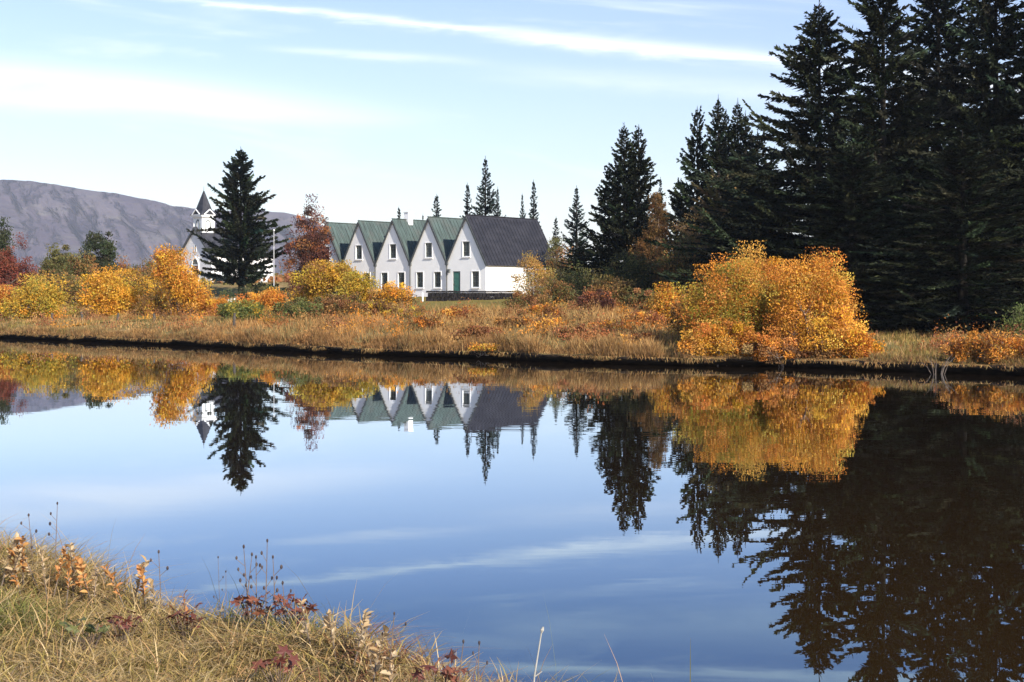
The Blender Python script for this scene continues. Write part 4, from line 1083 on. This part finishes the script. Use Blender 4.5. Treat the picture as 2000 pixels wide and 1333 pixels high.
# low heath with small leaves among the grass
n = 62000
npatch = 560; Yp = 42 + 45 * rng.uniform(0, 1, npatch) ** 1.3; up_ = rng.uniform(-.42, .42, npatch); xp = up_ * Yp
spb = Yp - bank_y(xp); okp = (spb > .5) & ~((Yp > 72) & (xp > -12) & (xp < 4)) & ~((up_ > .26) & (up_ < .32)); xp, Yp = xp[okp], Yp[okp]
pi = rng.integers(0, len(xp), n); rp = rng.uniform(.35, 1.0, len(xp)); hp = rng.uniform(.25, .6, len(xp))
pc = pick(np.array(BRO + ORA[:3] + RUS + BRO + OLI[:1]), len(xp), rng, .15)
dx, dy, dz = rng.normal(0, .55, n) * rp[pi], rng.normal(0, .55, n) * rp[pi], np.abs(rng.normal(0, .55, n))
xx, yv = xp[pi] + dx, Yp[pi] + dy
ok = yv - bank_y(xx) > -.05; xx, yv, dz, pj = xx[ok], yv[ok], dz[ok], pi[ok]
fall = np.exp(-(dx[ok] ** 2 + dy[ok] ** 2) / (rp[pj] ** 2))
p = np.stack([xx, yv, ground_z(xx, yv) + dz * hp[pj] * (.4 + fall)], 1)
d = rng.normal(0, .6, p.shape); d[:, 2] += .5
V, Fc = cards(p, d, rng.uniform(.06, .13, len(p)), rng.uniform(.02, .04, len(p)), rng, .4)
o = link('heath', mesh_np('heath', V, Fc, np.repeat(np.clip(pc[pj] * rng.normal(1, .15, (len(p), 1)), .01, .9), 4, 0)), M['leaf']); o['kind'] = 'stuff'
# far scrub filling the plain behind
n = 32000; Yp = rng.uniform(135, 330, n); up_ = rng.uniform(-.52, .52, n); xx = up_ * Yp
hmax = 1.2 + 1.3 * np.clip(wave(xx * .07, Yp * .05, 71), -.6, 1.2)
p = np.stack([xx, Yp, ground_z(xx, Yp) + rng.uniform(0, 1, n) * hmax], 1); zc = wave(xx * .05, Yp * .03, 72)
c1 = pick(OLI + BRO[:1], n, rng); c2 = pick(RUS + BRO, n, rng); cl = np.where((zc > .2)[:, None], c2, c1)
d = rng.normal(0, .6, p.shape); d[:, 2] += .4
V, Fc = cards(p, d, rng.uniform(.4, .9, n), rng.uniform(.18, .36, n), rng, .4)
o = link('distant_scrub', mesh_np('distant_scrub', V, Fc, np.repeat(cl, 4, 0)), M['leaf']); o['kind'] = 'stuff'

# ------------------------------------------------------------------ the near bank
rng = np.random.default_rng(901)
NT_ = np.array([(.36, .245, .09), (.42, .29, .13), (.30, .215, .07), (.25, .195, .055), (.46, .34, .18), (.34, .20, .09)]); NG = np.array([(.13, .14, .035), (.17, .165, .045), (.20, .185, .05)])
def near_blades(n, hlo, hhi, llo, lhi, dmax, seed, wlo=.0012, whi=.0030):
    rng = np.random.default_rng(seed)
    xq = rng.uniform(-4.6, 2.0, n); yq = rng.uniform(2.2, 8.8, n); d = (edge_y(xq) - yq) * .72
    ok = (d > -.36) & (d < dmax) & (rng.uniform(size=n) < np.where(d < -.12, .55, 1)) & (np.abs(xq) < .44 * yq + .5); xq, yq, d = xq[ok], yq[ok], d[ok]
    tf = wave(xq * 4, yq * 4, 91); zn = wave(xq * 1.3, yq * 1.3, 92); z2 = wave(xq * 2.3, yq * 2.0, 93)
    h = rng.uniform(hlo, hhi, len(xq)) * (.65 + .35 * np.clip(tf + .9, 0, 2)) * (1 + .35 * smooth(-xq, 1.2, 2.8)) * np.where(d < .35, 1.15, .95)
    lean = rng.uniform(llo, lhi, len(xq))
    c = NT_[rng.integers(0, 6, len(xq))]; c = np.where(((zn > .05) & (rng.uniform(size=len(xq)) < .6))[:, None], NG[rng.integers(0, 3, len(xq))], c)
    c = np.where(((z2 > .45) & (rng.uniform(size=len(xq)) < .4))[:, None], np.array([(.22, .10, .05)]), c)
    c = np.clip(c * rng.normal(1, .2, (len(xq), 1)), .01, .9)
    p = np.stack([xq, yq, near_z(xq, yq) - .01], 1)
    return blades(p, h, rng.uniform(wlo, whi, len(xq)), lean, c, rng, 3)


parts_ = [near_blades(155000, .05, .13, .6, 2.6, 2.6, 902, .0012, .0034), near_blades(52000, .08, .17, .3, 1.6, 2.0, 903, .0012, .0030), near_blades(700, .22, .34, .1, .6, 1.4, 904, .0010, .0018)]
cc = np.concatenate([q_[2] for q_ in parts_]); V, Fc = joinVF([(q_[0], q_[1]) for q_ in parts_])
rw = np.random.default_rng(905); n = 190000                     # the same turf on either side, one simple blade each
xo = rw.uniform(-13, 8, n); yo = rw.uniform(-3, 15, n); do = (edge_y(xo) - yo) * .72
ok = (do > -.36) & (do < 5.5) & ~((np.abs(xo) < .44 * yo + .5) & (do < 2.5) & (yo > 2.2) & (xo > -4.6) & (xo < 2.0)) & (np.hypot(xo, yo) > .7); xo, yo = xo[ok], yo[ok]; n = len(xo)
co = NT_[rw.integers(0, 6, n)]; co = np.where(((wave(xo * 1.3, yo * 1.3, 92) > .05) & (rw.uniform(size=n) < .6))[:, None], NG[rw.integers(0, 3, n)], co); co = np.clip(co * rw.normal(1, .2, (n, 1)), .01, .9)
Vo, Fo, ko = blades(np.stack([xo, yo, near_z(xo, yo) - .01], 1), rw.uniform(.07, .19, n), rw.uniform(.0025, .006, n), rw.uniform(.2, 1.6, n), co, rw)
oo = link('side_grass', mesh_np('side_grass', Vo, Fo, ko), M['blade']); oo['kind'] = 'stuff'
o = link('near_grass', mesh_np('near_grass', V, Fc, cc), M['blade']); o['kind'] = 'stuff'


def at_near(px, py, dz=0.0):
    """point on the near bank seen at that place of the photograph, dz above the turf"""
    Y = 4.0
    for _ in range(60):
        x = X(px, Y); z = float(near_z(x, Y)) + dz; Yn = (EYE - z) * F / max(py - HZ, 1); Y = .6 * Y + .4 * min(max(Yn, 2.5), 9)
    return X(px, Y), Y


def leaf_mesh(l, wd, seed, lobes=0):
    r = random.Random(seed); v = []; f = []
    if lobes == 0:                                # oval leaf folded on its midrib
        n = 5
        for i in range(n + 1):
            q = i / n; ww = wd * math.sin(math.pi * min(1, q * .92 + .05)) ** .8; zz = -.25 * l * q * q
            v += [(-ww, l * q, zz + ww * .45), (0, l * q, zz), (ww, l * q, zz + ww * .45)]
        for i in range(n): a = i * 3; f += [(a, a + 1, a + 4, a + 3), (a + 1, a + 2, a + 5, a + 4)]
    else:                                          # hand-shaped lobed leaf
        v.append((0, 0, 0)); k = lobes * 2 + 1
        for i in range(k):
            th = math.radians(-150 + 300 * i / (k - 1)); rr = l * (1.0 if i % 2 == 0 else .5) * r.uniform(.85, 1.1)
            v.append((math.sin(th) * rr, math.cos(th) * rr, r.uniform(-.12, .12) * l - .12 * rr))
        for i in range(k - 1): f.append((0, i + 2, i + 1))
    me = bpy.data.meshes.new('leaf'); me.from_pydata(v, [], f); me.update()
    return me


def m_single(name, c1, c2):
    def f(t, o):
        oi = t.add('ShaderNodeObjectInfo'); v = t.add('ShaderNodeTexCoord').outputs['Object']
        nz = t.noise(v, 60, 3, .6)
        c = t.mix(oi.outputs['Random'], (*c1, 1), (*c2, 1)); c = t.mix(t.ramp(nz, .45, .7, 0, .45), c, (c1[0] * .5, c1[1] * .5, c1[2] * .5, 1))
        p = t.add('ShaderNodeBsdfPrincipled'); t.put(p, 'Base Color', c); t.put(p, 'Roughness', .6)
        tr = t.add('ShaderNodeBsdfTranslucent'); t.put(tr, 'Color', c); mx = t.add('ShaderNodeMixShader'); t.put(mx, 0, .35)
        t.l.new(p.outputs[0], mx.inputs[1]); t.l.new(tr.outputs[0], mx.inputs[2]); t.l.new(mx.outputs[0], o.inputs[0])
    return mat(name, f)


M['red_leaf'] = m_single('red_leaf', (.13, .035, .025), (.24, .085, .045))
M['pale_leaf'] = m_single('pale_leaf', (.40, .26, .12), (.54, .42, .26))
M['orange_leaf'] = m_single('orange_leaf', (.46, .19, .055), (.58, .31, .10))
M['green_leaf'] = m_single('green_leaf', (.085, .095, .028), (.14, .14, .04))
M['straw'] = m_plain('straw', (.40, .31, .15), (.52, .43, .25), 20, .8, .2, .1)
M['dark_stalk'] = m_plain('dark_stalk', (.09, .065, .05), (.17, .12, .09), 20, .85, .2, .1)
red_m = [leaf_mesh(.026, 0, s, 5) for s in range(3)]; oval_m = [leaf_mesh(.038, .013, s) for s in range(2)]
for me in red_m: me.materials.append(M['red_leaf'])

rr = random.Random(31)
RP = [(240, 1228, 'red', 'dark red leaved plant in the grass at lower left, biggest of the red plants'), (362, 1215, 'red', 'reddish brown leaved plant right of the biggest red plant'),
      (495, 1192, 'red', 'bright red leaved plant at the edge of the grass below the tall seed stalks'), (548, 1308, 'red', 'red leaved plant near the bottom edge under the seed stalks'),
      (408, 1182, 'red', 'small dark red plant at the grass edge left of the bright red plant'), (860, 1322, 'red', 'dark red leaf tuft at the bottom edge, rightmost of the red plants'),
      (575, 1200, 'red', 'small rusty plant at the grass edge right of the bright red plant'), (170, 1236, 'green', 'small green leaved plant left of the biggest red plant')]
for px, py, kind, lb in RP:
    x, y = at_near(px, py, .10); z = float(near_z(x, y))
    t = thing('red_plant' if kind == 'red' else 'green_plant', lb, 'plant', (x, y, z), 0, 'red leaved plants in the near grass' if kind == 'red' else None)
    nl = 20 if 'biggest' in lb or 'bright' in lb else 13
    for i in range(nl):
        az = i * 2.4 + rr.uniform(-.4, .4); r0 = rr.uniform(.015, .085); hz = rr.uniform(.09, .16)
        V, Fq = tube([(0, 0, -.02), (math.cos(az) * r0 * .6, math.sin(az) * r0 * .6, hz * .6), (math.cos(az) * r0, math.sin(az) * r0, hz)], [.0022, .0018, .0014], 4)
        link('stalk', mesh_np('stalk', V, Fq), M['dark_stalk'], t)
        me = red_m[i % 3]
        if kind == 'green': me = me.copy(); me.materials.clear(); me.materials.append(M['green_leaf'])
        lf = link('leaf', me, None, t, (math.cos(az) * r0, math.sin(az) * r0, hz))
        lf.rotation_euler = (rr.uniform(.2, 1.0), rr.uniform(-.4, .4), rr.uniform(0, 6.28)); s = rr.uniform(.8, 1.35); lf.scale = (s, s, s)

# tall seed stalks with dark heads
SG = 'dark seed stalks at the edge of the near bank'
ST = [(112, 985, 1090, 'dark seed stalk standing highest above the grass at far left'), (56, 1008, 1080, 'short dark seed stalk at the top of the left grass'), (310, 1080, 1150, 'thin seed stalk alone left of the stalk cluster'),
      (426, 1090, 1165, 'dark seed stalk, leftmost of the stalk cluster'), (441, 1118, 1170, 'short dark seed stalk, second from left in the stalk cluster'), (476, 1070, 1180, 'tall dark straight seed stalk in the middle of the stalk cluster'),
      (492, 1085, 1180, 'dark seed stalk just right of the tallest straight stalk'), (500, 1090, 1180, 'dark seed stalk in the middle right of the stalk cluster'), (522, 1058, 1185, 'dark seed stalk, highest in the right half of the stalk cluster'), (533, 1090, 1185, 'dark seed stalk, rightmost of the dense stalk cluster'),
      (552, 1141, 1195, 'short seed stalk right of the stalk cluster'), (770, 1200, 1285, 'thin pale seed stalk right of the pale leaved sprig'), (905, 1255, 1330, 'thin seed stalk near the lower right end of the grass'), (936, 1258, 1330, 'thin seed stalk, last before the white stalk')]
for px, yt, yb, lb in ST:
    x, y = at_near(px, yb, .12); z = float(near_z(x, y)); h = EYE - (yt - HZ) * y / F - z
    t = thing('seed_stalk', lb, 'stalk', (x, y, z), 0, SG)
    bx = rr.uniform(-.03, .03); pts = [(-bx, 0, -.02), (-bx * .6, 0, h * .5), (0, 0, h)]
    V, Fq = tube(pts, [.0026, .0020, .0012], 5); link('stem', mesh_np('stem', V, Fq), M['dark_stalk'], t)
    for i in range(rr.randint(3, 5)):
        q = 1 - i * .13; side = rr.choice((-1, 1)) * (0 if i == 0 else rr.uniform(.012, .04)); zz = h * q
        if i: V, Fq = tube([(-bx * .3, 0, zz - .03), (side, rr.uniform(-.01, .01), zz)], [.0012, .001], 4); link('branch', mesh_np('branch', V, Fq), M['dark_stalk'], t)
        hs = (.62 if px < 560 else .42) * rr.uniform(.75, 1.1); V, Fq = tube([(side, 0, zz - .004), (side, 0, zz + .003 * hs), (side, 0, zz + .014 * hs), (side, 0, zz + .021 * hs)], [.0015, .0085 * hs, .008 * hs, .0015], 7)
        link('seed_head', mesh_np('seed_head', V, Fq, smooth=True), M['seed'], t)
# the white stalk at the bottom
x, y = at_near(1050, 1345, .1); y = min(y, float(edge_y(x)) + .02); z = float(near_z(x, y)); h = EYE - (1236 - HZ) * y / F - z
M['bleached'] = m_plain('bleached_stalk', (.29, .275, .24), (.38, .36, .32), 20, .8, .2, .1)
t = thing('white_stalk', 'upright white dry stalk at the bottom, right end of the grass', 'stalk', (x, y, z), 0)
V, Fq = tube([(-.02, 0, -.02), (-.01, 0, h * .5), (.012, 0, h)], [.003, .0026, .002], 6); link('stem', mesh_np('stem', V, Fq), M['bleached'], t)
V, Fq = tube([(.012, 0, h - .002), (.014, 0, h + .008), (.018, 0, h + .018)], [.002, .006, .002], 6); link('seed_head', mesh_np('seed_head', V, Fq), M['bleached'], t)
V, Fq = tube([(-.008, 0, h * .5), (.014, 0, h * .56)], [.002, .0015], 5); link('branch', mesh_np('branch', V, Fq), M['bleached'], t)

# willow sprigs with pale and orange leaves
SP = [(655, 1165, 1205, 10, 'pale', 'pale leaved willow sprig on the grass edge in the middle'), (612, 1160, 1205, 9, 'dark', 'narrow dark upright sprig left of the pale leaved sprig'), (690, 1190, 1225, 9, 'pale', 'low pale sprig just right of the middle willow sprig'),
      (745, 1222, 1270, 10, 'pale', 'pale leaved sprig with large cream leaves at the lower grass edge'), (775, 1240, 1280, 8, 'pale', 'small cream leaved sprig at the right tip of the lower grass edge'),
      (15, 1022, 1090, 11, 'orange', 'orange leaved sprig at the left edge of the picture'), (45, 1018, 1085, 11, 'orange', 'orange leaved sprig, second from the left edge'), (75, 1028, 1090, 11, 'pale', 'pale leaved sprig, third from the left edge'),
      (105, 1040, 1100, 10, 'orange', 'orange leaved sprig, fourth from the left edge'), (135, 1050, 1105, 10, 'pale', 'pale leaved sprig, fifth from the left edge'), (160, 1062, 1110, 10, 'orange', 'orange leaved sprig at the right of the left-hand row'),
      (178, 1068, 1115, 8, 'orange', 'small orange sprig ending the left-hand row'), (262, 1085, 1125, 10, 'pale', 'pale sprig left of the lone seed stalk'), (285, 1090, 1130, 9, 'orange', 'small orange sprig by the lone seed stalk'), (325, 1112, 1145, 7, 'pale', 'little pale sprig left of the stalk cluster'),
      (5, 1040, 1100, 10, 'pale', 'pale leaved sprig cut by the left edge of the picture'), (30, 1045, 1100, 10, 'pale', 'low pale sprig between the first two orange sprigs at left'), (60, 1050, 1105, 10, 'orange', 'low orange sprig between the second orange and third pale sprig'),
      (92, 1052, 1110, 9, 'pale', 'low pale sprig left of the fourth orange sprig'), (122, 1062, 1118, 9, 'orange', 'low orange sprig between the fourth and fifth sprig at left'), (205, 1082, 1125, 8, 'pale', 'low pale sprig between the left-hand row and the lone seed stalk'), (232, 1088, 1128, 8, 'orange', 'low orange sprig left of the pale sprig by the lone seed stalk'),
      (672, 1180, 1218, 9, 'pale', 'little pale sprig leaning beside the middle willow sprig'), (720, 1215, 1255, 8, 'pale', 'thin pale sprig between middle sprig and cream leaved sprig'),
      (372, 1148, 1170, 6, 'orange', 'tiny yellow orange sprig at the grass edge left of the stalk cluster')]
for px, yt, yb, nl, kind, lb in SP:
    x, y = at_near(px, yb, .15); z = float(near_z(x, y)); h = max(.12, EYE - (yt + (14 if px < 300 else 6) - HZ) * y / F - z) * rr.uniform(.8, 1.05)
    t = thing('willow_sprig', lb, 'sprig', (x, y, z), 0, 'willow sprigs on the near bank'); t.rotation_euler = (rr.uniform(-.3, .3), rr.uniform(-.4, .4), rr.uniform(0, 6.28))
    bx = rr.uniform(-.05, .05); P = lambda q: (bx * (q * q - 1), 0, h * q)
    V, Fq = tube([(P(0)[0], 0, -.02), P(.5), P(1)], [.003, .0024, .0012], 5); link('stem', mesh_np('stem', V, Fq), M['twig'], t)
    mk = {'pale': 'pale_leaf', 'orange': 'orange_leaf', 'dark': 'pale_leaf'}[kind]
    base_me = leaf_mesh(.031 if kind != 'dark' else .022, .0085 if kind != 'dark' else .006, px); base_me.materials.append(M[mk])
    nl = int(nl * 2.0)
    for i in range(nl):
        q = .30 + .70 * (i + .6) / nl; lf = link('leaf', base_me, None, t, P(q))
        lf.rotation_euler = (rr.uniform(.5, 1.35), rr.uniform(-.5, .5), i * 2.4 + rr.uniform(-.5, .5)); s = rr.uniform(.6, 1.4); lf.scale = (s, s, s)

# ------------------------------------------------------------------ air
USE_HAZE = True
if USE_HAZE:
    def f_haze(t, o):
        v = t.add('ShaderNodeVolumePrincipled'); t.put(v, 'Color', (.80, .87, 1.0, 1)); t.put(v, 'Density', .00011); t.put(v, 'Anisotropy', .2)
        t.l.new(v.outputs[0], o.inputs['Volume'])
    M['haze'] = mat('haze', f_haze)
    o = MB().box((-6500, -500, -2.0), (6500, 9900, 330)).build('haze', M['haze']); o['kind'] = 'stuff'
